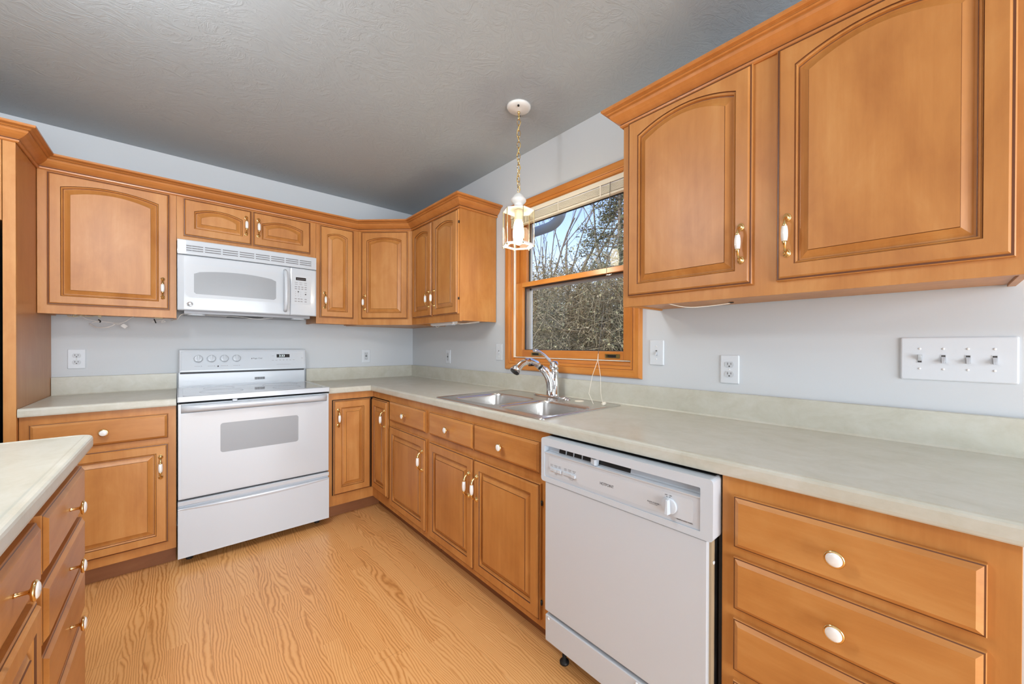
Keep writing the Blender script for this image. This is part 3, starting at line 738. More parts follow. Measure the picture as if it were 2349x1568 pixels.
for cx_, ph in ((-.004, .4), (.0045, 2.2)):
    pts = [(cx_+.0042*cos(ph+q*.55)*(1-q*.04), .0052*sin(ph+q*.55), .0020) for q in range(11)]
    mb.tube(pts, .0009, 6, 0, M=Mb)
mb.tube([(-.0115, 0, .002), (-.008, .009, .002), (0, .012, .002), (.008, .009, .002), (.0115, 0, .002), (.008, -.009, .002), (0, -.012, .002), (-.008, -.009, .002), (-.0115, 0, .002)], .0007, 6, 0, M=Mb)
mb.build('badge_monogram', DARKMARK, bd)
# grille slots
mb = MB()
xs = [.036+.0848*k for k in range(9)]
for r in range(3):
    z_ = 1.797-.0135*r
    for k in range(8):
        a, b = xs[k]+.004, xs[k+1]-.004; b = min(b, MW-.034)
        for q in range(3):
            xa, xb = a+(b-a)*q/3, a+(b-a)*(q+1)/3; yy = YM+bow((xa+xb)/2)
            mb.box(xa, xb, yy-.0008, yy+.003, z_-.0028, z_+.0022)
mb.build('grille_slots', plain('slot_shadow_grey', (.17, .17, .18), .6), g)
mb = MB()
for r in range(4):
    z_ = 1.8035-.0135*r
    for k in range(24):
        xa, xb = .036+(MW-.070)*k/24, .036+(MW-.070)*(k+1)/24; yy = YM+bow((xa+xb)/2)
        mb.box(xa, xb, yy-.0016, yy+.002, z_-.0032, z_+.0022)
mb.build('grille_ribs', WHITE, g)
bplate('keypad_surround', rrect(.5835, .705, 1.487, 1.693, .012), YM, .0005, plain('keypad_white', (.56, .60, .64), .35), cpn)
dsp = bplate('display', rrect(.610, .673, 1.657, 1.677, .001), YM-.0005, .0008, BLACKGLOSS, cpn)
mb = MB(); 
for k in range(7): x = .618+.0076*k; mb.box(x, x+.004, YM+bow(x)-.0016, YM+bow(x)-.001, 1.664, 1.668)
mb.build('display_text', GREYMARK, dsp)
mb = MB()
def mark(x, z_, w_, h_): mb.box(x-w_, x+w_, YM+bow(x)-.0010, YM+bow(x)-.0003, z_-h_, z_+h_)
for z_ in (1.641, 1.628):
    for x in (.612, .640, .670): mark(x, z_, .0088, .0016)
for z_ in (1.611, 1.597):
    for x in (.610, .630, .650, .671): mark(x, z_, .0066, .0030)
for r, z_ in enumerate((1.576, 1.562, 1.548)):
    for x in (.608, .624, .640): mark(x, z_, .0016, .0018)
mark(.671, 1.576, .006, .0016)
for z_ in (1.527, 1.510):
    for x in (.609, .628, .645, .671): mark(x, z_, .0064, .0030)
mb.build('keypad_print', GREYMARK, cpn)
mb = MB()
for x, z_ in ((.625, 1.577), (.671, 1.562)):
    mb.lathe([(.0046, 0), (.0046, .001), (.0005, .0012)], 12, 0, Matrix.Translation((x, YM+bow(x)-.0006, z_)) @ Matrix.Rotation(radians(90), 4, 'X'))
mb.build('keypad_dot', DARKMARK, cpn)
for xa in (.045, .60):
    mb = MB(); mb.plate(rrect(xa, xa+.085, -.315, -.245, .02), [], zz, 1.388, 1.3965); mb.build('light_lens', WHITE2, t, .002)
mb = MB(); mb.box(.25, .44, -.26, -.10, 1.392, 1.3962); mb.build('grease_filter', BLACK, t)

# ------------------------------------------------------------------ dishwasher (local frame: x to the right, front -Y)
t = thing('dishwasher', 'white built-in dishwasher under the long countertop', 'dishwasher', (-.61, -2.403, 0), A)
DW = .619
mb = MB(); mb.box(.015, DW-.015, .02, .58, .10, .868); mb.box(.012, DW-.010, -.008, .019, .10, .866, 1); mb.build('tub', [WHITE2, BLACK], t)
mb = MB(); mb.box(.018, DW-.016, -.044, -.010, .222, .700); mb.build('door', WHITE, t, .002)
mb = MB(); mb.box(DW-.0158, DW-.010, -.030, -.010, .222, .70); mb.build('door_edge', plain('tan_door_edge', (.42, .32, .2), .5), t)
mb = MB(); mb.box(.018, DW-.016, -.042, -.012, .108, .205); 
kp = mb.build('kick_panel', WHITE, t, .0025)
mb = MB()
for x in (.035, .40, .50): mb.lathe([(.005, 0), (.005, .002), (.0005, .003)], 10, 0, Matrix.Translation((x, -.042, .195)) @ Matrix.Rotation(radians(90), 4, 'X'))
mb.build('screw', GLUE, kp)
for x in (.05, DW-.06):
    for y in (.03, .5): mb = MB(); mb.lathe([(.018, 0), (.018, .008), (.008, .01), (.008, .105)], 10, 0, Matrix.Translation((x, y, 0))); mb.build('leveling_foot', BLACK, t)
mb = MB(); mb.lathe([(.005, 0), (.005, .003), (.0005, .004)], 10, 0, Matrix.Translation((DW-.010, -.020, .640)) @ Matrix.Rotation(radians(90), 4, 'Y')); mb.build('bumper', GLUE, t)
# control console with recessed grip
mb = MB()
o_ = rrect(0, DW, .703, .864, .010, 4)
rec = rrect(.016, DW-.032, .722, .837, .003, 2)
mb.plate(o_, [rec], FRONT, -.048, .010)
cs = mb.build('console', WHITE2, t, .0035, 3)
mb = MB(); mb.plate(rrect(.0165, DW-.0325, .7225, .808, .002, 2), [], FRONT, -.0445, -.038); fc = mb.build('console_face', PANELGREY, cs)
mb = MB(); mb.plate(rrect(.036, DW-.052, .735, .797, .008, 4), [], FRONT, -.0452, -.0444); mb.build('face_inset', plain('inset_grey', (.58, .62, .66), .4), fc)
mb = MB(); mb.loft([[(x, -.046, .807), (x, -.047, .811), (x, -.024, .813), (x, -.018, .8365), (x, -.010, .8365), (x, -.010, .807)] for x in (.0165, DW-.0325)], 0, False, True, True); gr = mb.build('grip_recess', WHITE2, cs)
mb = MB(); mb.add([(.070, -.0255, .8145), (.365, -.0255, .8145), (.365, -.0205, .8355), (.070, -.0205, .8355), (.070, -.020, .8145), (.365, -.020, .8145), (.365, -.016, .8355), (.070, -.016, .8355)],
                [(0, 1, 2, 3), (4, 7, 6, 5), (0, 4, 5, 1), (1, 5, 6, 2), (2, 6, 7, 3), (3, 7, 4, 0)]); vt = mb.build('vent_opening', BLACK, cs)
mb = MB()
for x in (.103, .138, .176): mb.box(x, x+.0025, -.0268, -.018, .814, .836)
mb.build('vent_bar', PANELGREY, cs)
mb = MB(); mb.loft([[(x, -.024, .834), (x, y, .832), (x+.001, y-.002, .815), (x, -.030, .808)] for x, y in ((.222, -.036), (.246, -.049), (.2485, -.040))], 0, False, True, True); mb.build('door_latch', WHITE2, cs)
mb = MB(); 
for a, b, e in ((.046, .067, 0), (.067, .083, .003), (.083, .101, .003), (.108, .150, 0), (.150, .166, .004)): mb.box(a+.0003, b-.0003, -.0495-e, -.045, .750, .7605)
mb.build('button', WHITE, fc, .0008)
def dt(body, x, z_, s=.0042, mat=GREYMARK, al='CENTER', name='label_print'): text(name, body, s, (x, -.0454, z_), (radians(90), 0, 0), fc, mat, al)
for x, a_, b_ in ((.052, 'HEAVY', 'WASH'), (.072, 'NORMAL', 'WASH'), (.091, 'LIGHT', 'WASH'), (.118, 'RINSE', 'HOLD'), (.138, 'POWER', 'SAVER'), (.158, 'HEATED', 'DRY')):
    dt(a_, x, .7715); dt(b_, x, .7665)
dt('CYCLE', .072, .7405); dt('ENERGY SAVER', .145, .7435, .0038); dt('OPTIONS', .145, .7390, .0038)
text('brand_lettering', 'HOTPOINT', .0125, (.266, -.0454, .762), (radians(90), 0, 0), fc, DARKMARK, 'LEFT', .82)
dt('OFF', .492, .7905, .0045, DARKMARK); dt('ON', .505, .7905, .0045, DARKMARK)
dt('PLATE WARMER \u2022', .455, .756, .0052, DARKMARK, 'CENTER'); dt('NORMAL WASH', .453, .7515, .0036)
dt('\u2022 RINSE & HOLD WASH', .520, .7335, .0045, DARKMARK, 'LEFT')
mb = MB()
for x in (.494, .503): mb.box(x-.001, x+.001, -.0456, -.0450, .785, .787)
mb.build('dial_dot', DARKMARK, fc)
mb = MB(); M = Matrix.Translation((.502, -.045, .763)) @ Matrix.Rotation(radians(90), 4, 'X')
mb.lathe([(.0225, 0), (.0225, .004), (.0205, .0065), (.0005, .007)], 28, 0, M)
mb.loft([[(-.004, .021, .006), (.004, .021, .006), (.006, -.021, .006), (-.006, -.021, .006)], [(-.003, .019, .019), (.003, .019, .019), (.005, -.020, .022), (-.005, -.020, .022)]], 0, False, True, True, M=M)
mb.build('timer_knob', WHITE2, cs, .0012)

# ------------------------------------------------------------------ window
wn = bpy.data.objects.new('window_1', None); COL.objects.link(wn); wn['kind'] = 'structure'; wn['label'] = 'double-hung wood window over the sink'
wn.location = (0, 0, 0)
CO = dict(y0=-2.438, y1=-1.406, z0=1.044, z1=2.148)
cpf = [(0, 0), (.006, .017), (.012, .019), (.030, .018), (.040, .019), (.043, .016), (.046, .016), (.050, .012), (.060, .011), (.062, .008), (.062, 0)]   # (inset from outer edge, projection)
corners = [(CO['y1'], CO['z0'], -1, 1), (CO['y1'], CO['z1'], -1, -1), (CO['y0'], CO['z1'], 1, -1), (CO['y0'], CO['z0'], 1, 1)]
names = ['casing_left', 'casing_top', 'casing_right', 'casing_bottom']
for k in range(4):
    a, b = corners[k], corners[(k+1) % 4]
    rings = [[(-p-.0005, c[0]+c[2]*i, c[1]+c[3]*i) for i, p in cpf] for c in (a, b)]
    mb = MB(); mb.loft(rings, 0, False, True, True)
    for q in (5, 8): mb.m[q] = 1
    mb.build('casing', [PINE_V if k % 2 == 0 else PINE_H, CASESHADE], wn)
# jamb liner boards (returning into the wall)
J0, J1, JZ0, JZ1 = -2.3780, -1.4660, 1.104, 2.080
mb = MB(); mb.box(-.010, .115, J1, J1+.012, JZ0-.010, JZ1+.010); mb.build('jamb', PINE_V, wn)
mb = MB(); mb.box(-.010, .115, J0-.012, J0, JZ0-.010, JZ1+.010); mb.build('jamb', PINE_V, wn)
mb = MB(); mb.box(-.010, .115, J0, J1, JZ1, JZ1+.010); mb.build('head_jamb', PINE_H, wn)
mb = MB(); mb.add([(-.010, J0, JZ0), (-.010, J1, JZ0), (.028, J1, 1.126), (.028, J0, 1.126), (-.010, J0, JZ0-.008), (-.010, J1, JZ0-.008), (.028, J1, JZ0-.008), (.028, J0, JZ0-.008)], [(0, 1, 2, 3), (4, 7, 6, 5), (0, 4, 5, 1), (1, 5, 6, 2), (2, 6, 7, 3), (3, 7, 4, 0)]); mb.build('sill_slope', PINE_H, wn)
mb = MB(); mb.box(.0285, .115, J0, J1, 1.096, 1.1275); mb.build('sill', VINYL, wn)
# cream weather-strip line around the sash
mb = MB()
mb.box(.012, .0285, J1-.006, J1-.0003, 1.127, JZ1); mb.box(.012, .0285, J0+.0003, J0+.006, 1.127, JZ1); mb.box(.020, .0285, J0+.006, J1-.006, 1.1265, 1.1315)
mb.build('weather_strip', CREAM, wn)
def sash(name, x0, x1, z0, z1, bot, top, st=.062):
    y0, y1 = J0+.006, J1-.006
    s_ = bpy.data.objects.new(name, None); COL.objects.link(s_); s_.parent = wn
    for (a, b) in ((y1-st, y1), (y0, y0+st)):
        mb = MB(); mb.box(x0, x1, a, b, z0, z1); mb.build('stile', PINE_V, s_, .002)
    mb = MB(); mb.box(x0, x1, y0+st, y1-st, z0, z0+bot); mb.build('rail', PINE_H, s_, .002)
    mb = MB(); mb.box(x0, x1, y0+st, y1-st, z1-top, z1); mb.build('rail', PINE_H, s_, .002)
    xm = (x0+x1)/2+.004
    mb = MB(); mb.box(xm-.0025, xm+.0025, y0+st, y1-st, z0+bot, z1-top); mb.build('glass', GLASS, s_)
    mb = MB(); g_ = .006
    for xx in (x1-.004,):
        mb.box(xx-.004, xx+.003, y1-st-g_, y1-st-.0003, z0+bot, z1-top); mb.box(xx-.004, xx+.003, y0+st+.0003, y0+st+g_, z0+bot, z1-top)
        mb.box(xx-.004, xx+.003, y0+st+g_, y1-st-g_, z1-top-g_, z1-top-.0003); mb.box(xx-.004, xx+.003, y0+st+g_, y1-st-g_, z0+bot+.0003, z0+bot+g_*.6)
    mb.build('gasket', GASKET, s_)
    return s_
ls = sash('lower_sash', .030, .062, 1.1318, 1.624, .046, .030)
us = sash('upper_sash', .066, .098, 1.592, 2.078, .034, .05)
for y in (-1.672, -2.245):
    mb = MB(); M = Matrix.Translation((.030, y, 1.152))
    mb.box(-.003, 0, -.046, .046, -.011, .011, 0, M); mb.box(-.012, -.003, -.033, .033, .007, .010, 0, M); mb.box(-.012, -.003, -.033, -.030, -.006, .008, 0, M); mb.box(-.012, -.003, .030, .033, -.006, .008, 0, M)
    mb.box(-.0045, -.003, -.028, .028, -.007, .006, 1, M); mb.build('sash_lift', [BRASSDK, BLACK], ls)
# exterior screen / storm frame seen through the glass
mb = MB(); y0, y1 = J0+.05, J1-.062
mb.box(.102, .112, y1-.022, y1+.05, 1.128, 2.078); mb.box(.102, .112, y0-.05, y0+.022, 1.128, 2.078); mb.box(.102, .112, y0, y1, 1.128, 1.150); mb.box(.102, .112, y0, y1, 1.578, 1.614)
mb.build('storm_frame', VINYL, wn, .002)
# exterior wall face (siding) around the opening is the outer side of wall_right

# ------------------------------------------------------------------ mini blind
bl = thing('window_blind', 'cream mini blind raised to the top of the window', 'blind', (0, 0, 0))
B0, B1 = J0+.004, J1-.004
mb = MB(); mb.box(-.020, .009, B0, B1, 2.050, 2.076); mb.build('head_rail', CREAM, bl, .002)
mb = MB(); mb.tube([(-.014, B0, 2.044), (-.014, B1, 2.044)], .004, 8); mb.build('tilt_rod', VINYL, bl)
for k in range(9):
    z_ = 2.042-.0046*k
    mb = MB(); mb.loft([[(-.019, y, z_), (-.006, y, z_+.0022), (.007, y, z_), (.007, y, z_-.0030), (-.006, y, z_-.0008), (-.019, y, z_-.0030)] for y in (B0+.004, B1-.004)], 0, False, True, True)
    mb.build('slat', CREAM, bl)
mb = MB(); mb.box(-.018, .006, B0+.004, B1-.004, 1.988, 2.000); mb.build('bottom_rail', CREAM, bl, .002)
for y in (-1.62, -1.90, -2.20):
    mb = MB(); mb.box(-.0205, -.0195, y-.004, y+.004, 1.990, 2.050); mb.build('ladder_tape', CREAMCORD, bl)
mb = MB(); mb.box(-.030, .004, B0-.004, B0+.028, 2.046, 2.079); mb.build('end_bracket', CREAM, bl, .002)
mb = MB(); mb.tube([(-.018, -1.512, 2.05), (-.020, -1.514, 1.98), (-.024, -1.516, 1.447)], .0042, 8); mb.build('wand', plain('wand_white', (.85, .85, .82), .2), bl)
mb = MB(); mb.tube([(-.022, -2.262, 2.05), (-.030, -2.262, 1.75), (-.036, -2.235, 1.40), (-.040, -2.205, 1.165)], .0013, 6); mb.build('lift_cord', plain('dark_cord', (.22, .22, .2), .6), bl)
mb = MB()
mb.tube([(-.040, -2.205, 1.165), (-.046, -2.206, 1.130), (-.070, -2.190, 1.05), (-.130, -2.215, .965), (-.165, -2.270, .922)], .0014, 6)
mb.tube([(-.040, -2.205, 1.165), (-.044, -2.207, 1.130), (-.060, -2.235, 1.05), (-.095, -2.262, .970), (-.118, -2.290, .926), (-.140, -2.312, .924)], .0014, 6)
mb.build('lift_cord', CREAMCORD, bl)
mb = MB(); mb.lathe([(.0035, -.012), (.0075, -.010), (.0085, 0), (.0065, .010), (.0025, .012)], 14, 0, Matrix.Translation((-.148, -2.320, .929)) @ Matrix.Rotation(radians(80), 4, 'Y') ); mb.build('cord_tassel', CREAM, bl)

# ------------------------------------------------------------------ wall plates  (local: front -Y)
def wall_plate(label, loc, rot, w, h, kind, cat, name, group=None):
    t = thing(name, label, cat, loc, rot, group)
    mb = MB()
    def rg(i, y): return [(a, y, b) for a, b in rrect(-w/2+i, w/2-i, -h/2+i, h/2-i, .004, 3)]
    mb.loft([rg(0, -.0002), rg(0, -.0030), rg(.0016, -.0052), rg(.004, -.0060)], 0, False, True, True); p = mb.build('cover_plate', PLATE, t)
    def slots(zc, s=1):
        mb = MB()
        o2 = [(.0172*cos(radians(a)), max(-.0125, min(.0125, .0172*sin(radians(a))))) for a in range(0, 360, 15)]
        mb.plate([(a, b+zc) for a, b in o2], [], FRONT, -.0078, -.0058); f = mb.build('receptacle', PLATEIN, t)
        mb = MB(); mb.box(-.0072, -.0052, -.0082, -.0076, zc-.001, zc+.008); mb.box(.0052, .0072, -.0082, -.0076, zc, zc+.0075)
        mb.lathe([(.0028, 0), (.0028, .0005)], 10, 0, Matrix.Translation((0, -.0077, zc-.0065)) @ Matrix.Rotation(radians(90), 4, 'X')); mb.build('slot', SLOT, f)
    def screw(x, z_):
        mb = MB(); mb.lathe([(.0034, 0), (.0030, .0012), (.0005, .0015)], 10, 0, Matrix.Translation((x, -.0058, z_)) @ Matrix.Rotation(radians(90), 4, 'X')); mb.build('screw', GLUE, t)
    def toggle(x, upd):
        mb = MB(); mb.plate([(x-.0055, -.0125), (x+.0055, -.0125), (x+.0055, .0125), (x-.0055, .0125)], [[(x-.0042, -.0112), (x+.0042, -.0112), (x+.0042, .0112), (x-.0042, .0112)]], FRONT, -.0070, -.0055); mb.build('toggle_frame', PLATEIN, t)
        mb = MB(); mb.box(x-.0042, x+.0042, -.0062, -.0058, -.0112, .0112); mb.build('toggle_slot', SLOT, t)
        s = 1 if upd else -1
        mb = MB(); mb.loft([[(x-.0040, -.006, s*.009), (x+.0040, -.006, s*.009), (x+.0040, -.006, -s*.007), (x-.0040, -.006, -s*.007)],
                            [(x-.0034, -.0195, s*.0130), (x+.0034, -.0195, s*.0130), (x+.0034, -.0165, s*.0055), (x-.0034, -.0165, s*.0055)]], 0, False, True, True); mb.build('toggle', PLATEIN, t, .0006)
    if kind == 'duplex': slots(.0195); slots(-.0195); screw(0, 0)
    if kind == 'gfci':
        mb = MB(); mb.plate(rrect(-.0165, .0165, -.0335, .0335, .002, 2), [], FRONT, -.0075, -.0058); f = mb.build('receptacle', PLATEIN, t)
        mb = MB()
        for zc in (.021, -.021):
            mb.box(-.0072, -.0052, -.0080, -.0073, zc-.003, zc+.005); mb.box(.0052, .0072, -.0080, -.0073, zc-.003, zc+.005); mb.box(-.002, .002, -.0080, -.0073, zc-.010, zc-.006)
        mb.build('slot', SLOT, f); mb = MB(); mb.box(-.008, .008, -.0090, -.0073, -.0065, -.001); mb.box(-.008, .008, -.0090, -.0073, .001, .0065); mb.build('test_button', SLOT, f)
        screw(0, .048); screw(0, -.048)
    if kind == 'switch': toggle(0, False); screw(0, .030); screw(0, -.030)
    if kind == 'quad':
        for i, x in enumerate((-.0715, -.0235, .0235, .0715)): toggle(x, i == 0); screw(x, .030); screw(x, -.030)
    return t
wall_plate('white duplex outlet on the wall left of the range', (-2.110, 0, 1.120), 0, .071, .115, 'duplex', 'outlet', 'outlet')
wall_plate('white ground-fault outlet on the stove wall below the corner cabinet', (-.441, 0, 1.110), 0, .071, .115, 'gfci', 'outlet', 'outlet')
wall_plate('white ground-fault outlet on the window wall beside the room corner', (0, -.653, 1.112), A, .071, .115, 'gfci', 'outlet', 'outlet')
wall_plate('white single light switch just left of the window', (0, -1.330, 1.160), A, .071, .115, 'switch', 'light switch', 'light_switch')
wall_plate('white single light switch just right of the window', (0, -2.513, 1.175), A, .071, .117, 'switch', 'light switch', 'light_switch')
wall_plate('white duplex outlet below the large right wall cabinet', (0, -2.832, 1.112), A, .071, .115, 'duplex', 'outlet', 'outlet')
wall_plate('wide white wall plate with four toggle switches at the right', (0, -3.439, 1.171), A, .226, .128, 'quad', 'light switch', 'four_gang_switch')

# ------------------------------------------------------------------ pendant lantern
PX, PY = -.352, -1.925
t = thing('pendant_lantern', 'hexagonal glass pendant lantern hanging on a brass chain before the window', 'lamp', (PX, PY, 0))
mb = MB(); mb.lathe([(.062, CEIL), (.062, CEIL-.006), (.058, CEIL-.013), (.045, CEIL-.018), (.024, CEIL-.022), (.012, CEIL-.026), (.0005, CEIL-.027)], 32); cn = mb.build('canopy', LAMPW, t)
mb = MB()
for a in (.8, .8+pi): mb.lathe([(.0055, -.006), (.0055, 0), (.0005, .001)], 10, 0, Matrix.Translation((.045*cos(a), .045*sin(a), CEIL-.020)))
mb.build('canopy_screw', BLACK, cn)
mb = MB(); mb.lathe([(.004, CEIL-.040), (.007, CEIL-.036), (.007, CEIL-.028), (.004, CEIL-.025)], 12); mb.build('loop', BRASS, t)
zt, zb = CEIL-.038, 2.002; nl = 14; pitch = (zt-zb)/nl
for k in range(nl):
    zc = zt-pitch*(k+.5); hh_ = pitch*.5+.0035; ww = .0085; pts = []
    for q in range(17):
        a = 2*pi*q/16; pts.append((ww*cos(a), 0, zc+hh_*sin(a)))
    mb = MB(); mb.tube(pts, .0017, 6, M=rz(.5+(k % 2)*pi/2+.1*k)); mb.build('chain_link', BRASS, t)
mb = MB(); pts = [(.010*sin(q*1.15)*(1 if 0 < q < 19 else .2), .010*cos(q*1.15)*(1 if 0 < q < 19 else .2), zt-(zt-zb)*q/19) for q in range(20)]
mb.tube(pts, .0019, 6); mb.build('lamp_cord', plain('gold_cord', (.62, .45, .14), .35), t)
mb = MB(); mb.lathe([(.0005, 2.003), (.010, 2.001), (.014, 1.996), (.026, 1.987), (.031, 1.978), (.039, 1.970), (.040, 1.960), (.034, 1.950), (.024, 1.944), (.021, 1.936), (.028, 1.928), (.040, 1.921), (.050, 1.916)], 28)
cap = mb.build('finial_cap', LAMPW, t)
HA = radians(-55.2)
def hexr(r, z_): return [(r*cos(HA+k*pi/3), r*sin(HA+k*pi/3), z_) for k in range(6)]
ZT, ZB, HR = 1.909, 1.730, .083
mb = MB(); mb.loft([hexr(.045, 1.9185), hexr(.060, 1.918), hexr(HR+.001, 1.9095), hexr(HR+.001, ZT-.003), hexr(HR-.004, ZT-.003), hexr(.045, 1.914)], 0, False, True, True); mb.build('roof_plate', LAMPW, t)
for k in range(6):
    a0, a1 = HA+k*pi/3, HA+(k+1)*pi/3
    p0 = Vector((HR*cos(a0), HR*sin(a0), 0)); p1 = Vector((HR*cos(a1), HR*sin(a1), 0))
    d_ = (p1-p0).normalized(); n_ = Vector((d_.y, -d_.x, 0)); n_ = n_ if n_.dot(p0) > 0 else -n_
    a, b = p0+d_*.004, p1-d_*.004
    mb = MB(); vs = []
    for z_ in (ZB+.002, ZT-.004):
        for p, o_ in ((a, -.001), (b, -.001), (b, -.004), (a, -.004)): q = p+n_*o_; vs.append((q.x, q.y, z_))
    mb.add(vs, [(0, 1, 2, 3), (4, 7, 6, 5), (0, 4, 5, 1), (1, 5, 6, 2), (2, 6, 7, 3), (3, 7, 4, 0)]); mb.build('glass_panel', LGLASS, t)
    mb = MB(); mb.tube([(p0.x, p0.y, ZB-.004), (p0.x, p0.y, ZT)], .0024, 8); mb.build('corner_strip', PALEBRASS, t)
    mb = MB(); mb.lathe([(.0035, ZB-.0125), (.004, ZB-.010), (.0035, ZB-.004)], 8, 0, Matrix.Translation((p0.x, p0.y, 0))); mb.build('foot_nut', BRASSDK, t)
mb = MB(); mb.loft([hexr(HR+.003, ZB+.003), hexr(HR+.003, ZB-.005), [(.062*cos(HA+k*pi/3), .062*sin(HA+k*pi/3), ZB-.005) for k in range(6)], [(.062*cos(HA+k*pi/3), .062*sin(HA+k*pi/3), ZB-.002) for k in range(6)], hexr(HR-.004, ZB+.003), hexr(HR+.003, ZB+.003)], 0); mb.build('base_ring', LAMPW, t)
mb = MB(); mb.lathe([(.020, 1.913), (.020, 1.860), (.016, 1.858)], 20); mb.build('socket', SOCKET, t)
mb = MB(); mb.lathe([(.016, 1.858), (.021, 1.850), (.026, 1.830), (.0285, 1.80), (.0285, 1.775), (.025, 1.752), (.017, 1.738), (.008, 1.733), (.0005, 1.732)], 24); mb.build('bulb', BULB, t)
lp = lamp('pendant_bulb_light', 'POINT', (PX, PY, 1.745), 5, (1, .86, .66), shadow_soft_size=.03)
lp.parent = t; lp.location = (0, 0, 1.705)

# added, unseen lamp over the island, standing in for flash bounced off the ceiling
t = thing('fill_ceiling_lamp', 'unseen round white ceiling lamp added for fill over the island', 'lamp', (-2.10, -2.10, 0))
mb = MB(); mb.lathe([(.07, CEIL), (.07, CEIL-.02), (.012, CEIL-.03), (.012, 2.27), (.0005, 2.27)], 24); mb.build('stem', LAMPW, t)
mb = MB(); mb.lathe([(.02, 2.262), (.10, 2.262), (.14, 2.27), (.15, 2.28), (.146, 2.28), (.10, 2.256), (.02, 2.256)], 28, cap=False); mb.build('dish', LAMPW, t)
mb = MB(); mb.lathe([(.02, 2.255), (.05, 2.24), (.06, 2.21), (.05, 2.18), (.02, 2.165), (.0005, 2.163)], 24); mb.build('globe', plain('lit_globe', (1, .97, .92), .4, emis=(1, .97, .92), es=8), t)
lc = lamp('fill_ceiling_uplight', 'POINT', (0, 0, 0), 17, (.97, .98, 1), shadow_soft_size=.10); lc.parent = t; lc.location = (0, 0, 2.34)
lc = lamp('fill_ceiling_downlight', 'POINT', (0, 0, 0), 28, (.97, .98, 1), shadow_soft_size=.10); lc.parent = t; lc.location = (0, 0, 2.06)

t = thing('fill_downlight', 'unseen round white ceiling downlight added for fill above the middle of the floor', 'lamp', (-1.62, -1.92, 0))  # added out of view to brighten the floor and base cabinets
mb = MB(); mb.lathe([(.095, CEIL), (.095, CEIL-.004), (.078, CEIL-.005), (.072, CEIL-.001)], 32, cap=False); mb.build('trim_ring', LAMPW, t)
mb = MB(); mb.lathe([(.0005, CEIL-.0012), (.072, CEIL-.0012)], 32, cap=False); mb.build('lens', plain('lit_lens', (1, .97, .92), .4, emis=(1, .97, .92), es=5), t)
lc = lamp('fill_spot', 'SPOT', (0, 0, 0), 62, (.97, .98, 1), shadow_soft_size=.09, spot_size=radians(125), spot_blend=.9); lc.parent = t; lc.location = (0, 0, CEIL-.02)

# ------------------------------------------------------------------ loose wires
def wire(pts, r=.0016, smooth_n=5):
    P = [Vector(p) for p in pts]; out = []
    for i in range(len(P)-1):
        a, b, c, d = P[max(i-1, 0)], P[i], P[i+1], P[min(i+2, len(P)-1)]
        for k in range(smooth_n):
            u = k/smooth_n
            out.append(.5*((2*b)+(-a+c)*u+(2*a-5*b+4*c-d)*u*u+(-a+3*b-3*c+d)*u**3))
    out.append(P[-1]); return out
t = thing('wire_bundle', 'tangled white wires hanging under the left wall cabinet', 'wires', (0, 0, 0))
yw = -.12
mb = MB()
mb.tube(wire([(-2.115, yw, 1.372), (-2.080, yw, 1.366), (-2.050, yw, 1.348), (-2.020, yw, 1.340), (-2.036, yw-.01, 1.331), (-2.012, yw, 1.338), (-1.975, yw, 1.337), (-1.948, yw, 1.332), (-1.925, yw, 1.334), (-1.905, yw, 1.343), (-1.885, yw, 1.362), (-1.868, yw, 1.3745)]), .0018, 6)
mb.tube(wire([(-2.060, yw+.02, 1.374), (-2.085, yw, 1.360), (-2.120, yw, 1.364), (-2.095, yw-.01, 1.374)]), .0018, 6)
mb.tube(wire([(-1.948, yw, 1.331), (-1.935, yw-.01, 1.324), (-1.922, yw, 1.329), (-1.912, yw, 1.324)]), .0018, 6)
mb.tube(wire([(-2.052, yw+.05, 1.326), (-2.028, yw+.03, 1.308), (-1.990, yw, 1.304), (-1.962, yw, 1.314), (-1.944, yw, 1.330)]), .0030, 6)
mb.build('wire', WIREW, t)
mb = MB()
mb.tube(wire([(-2.128, yw, 1.3745), (-2.120, yw-.01, 1.362), (-2.085, yw, 1.369), (-2.05, yw+.01, 1.366), (-2.02, yw, 1.372), (-1.998, yw, 1.368)]), .0022, 6)
mb.tube(wire([(-2.100, yw-.02, 1.3745), (-2.105, yw-.02, 1.360), (-2.070, yw-.02, 1.373)]), .0022, 6)
mb.box(-2.012, -2.000, yw-.006, yw+.006, 1.363, 1.3745); mb.build('wire', WIREY, t)
mb = MB(); mb.box(-.012, .012, -.005, .005, -.010, .010, 0, Matrix.Translation((-1.908, yw, 1.316)) @ Matrix.Rotation(.7, 4, 'Y')); mb.build('plug_connector', WIREW, t, .001)
mb = MB(); mb.tube(wire([(-2.012, yw, 1.350), (-2.004, yw-.004, 1.342), (-2.006, yw, 1.334)]), .003, 6); mb.build('twist_tie', BLACK, t)
t = thing('wire_bundle', 'short tangled wires below the microwave\'s left end', 'wires', (0, 0, 0))
mb = MB(); yw = -.16
mb.tube(wire([(-1.790, yw, 1.342), (-1.770, yw, 1.350), (-1.745, yw, 1.356), (-1.728, yw, 1.349), (-1.745, yw, 1.343), (-1.735, yw, 1.362), (-1.715, yw, 1.366), (-1.700, yw, 1.357), (-1.690, yw-.05, 1.360)]), .0016, 6)
mb.tube(wire([(-1.69, yw-.05, 1.36), (-1.672, yw-.1, 1.362), (-1.655, yw-.14, 1.388), (-1.62, yw-.16, 1.394), (-1.50, yw-.1, 1.394), (-1.36, yw-.14, 1.389), (-1.30, yw-.16, 1.380), (-1.24, yw-.16, 1.382), (-1.18, yw-.12, 1.394)]), .0018, 6)
mb.build('wire', WIREW, t)
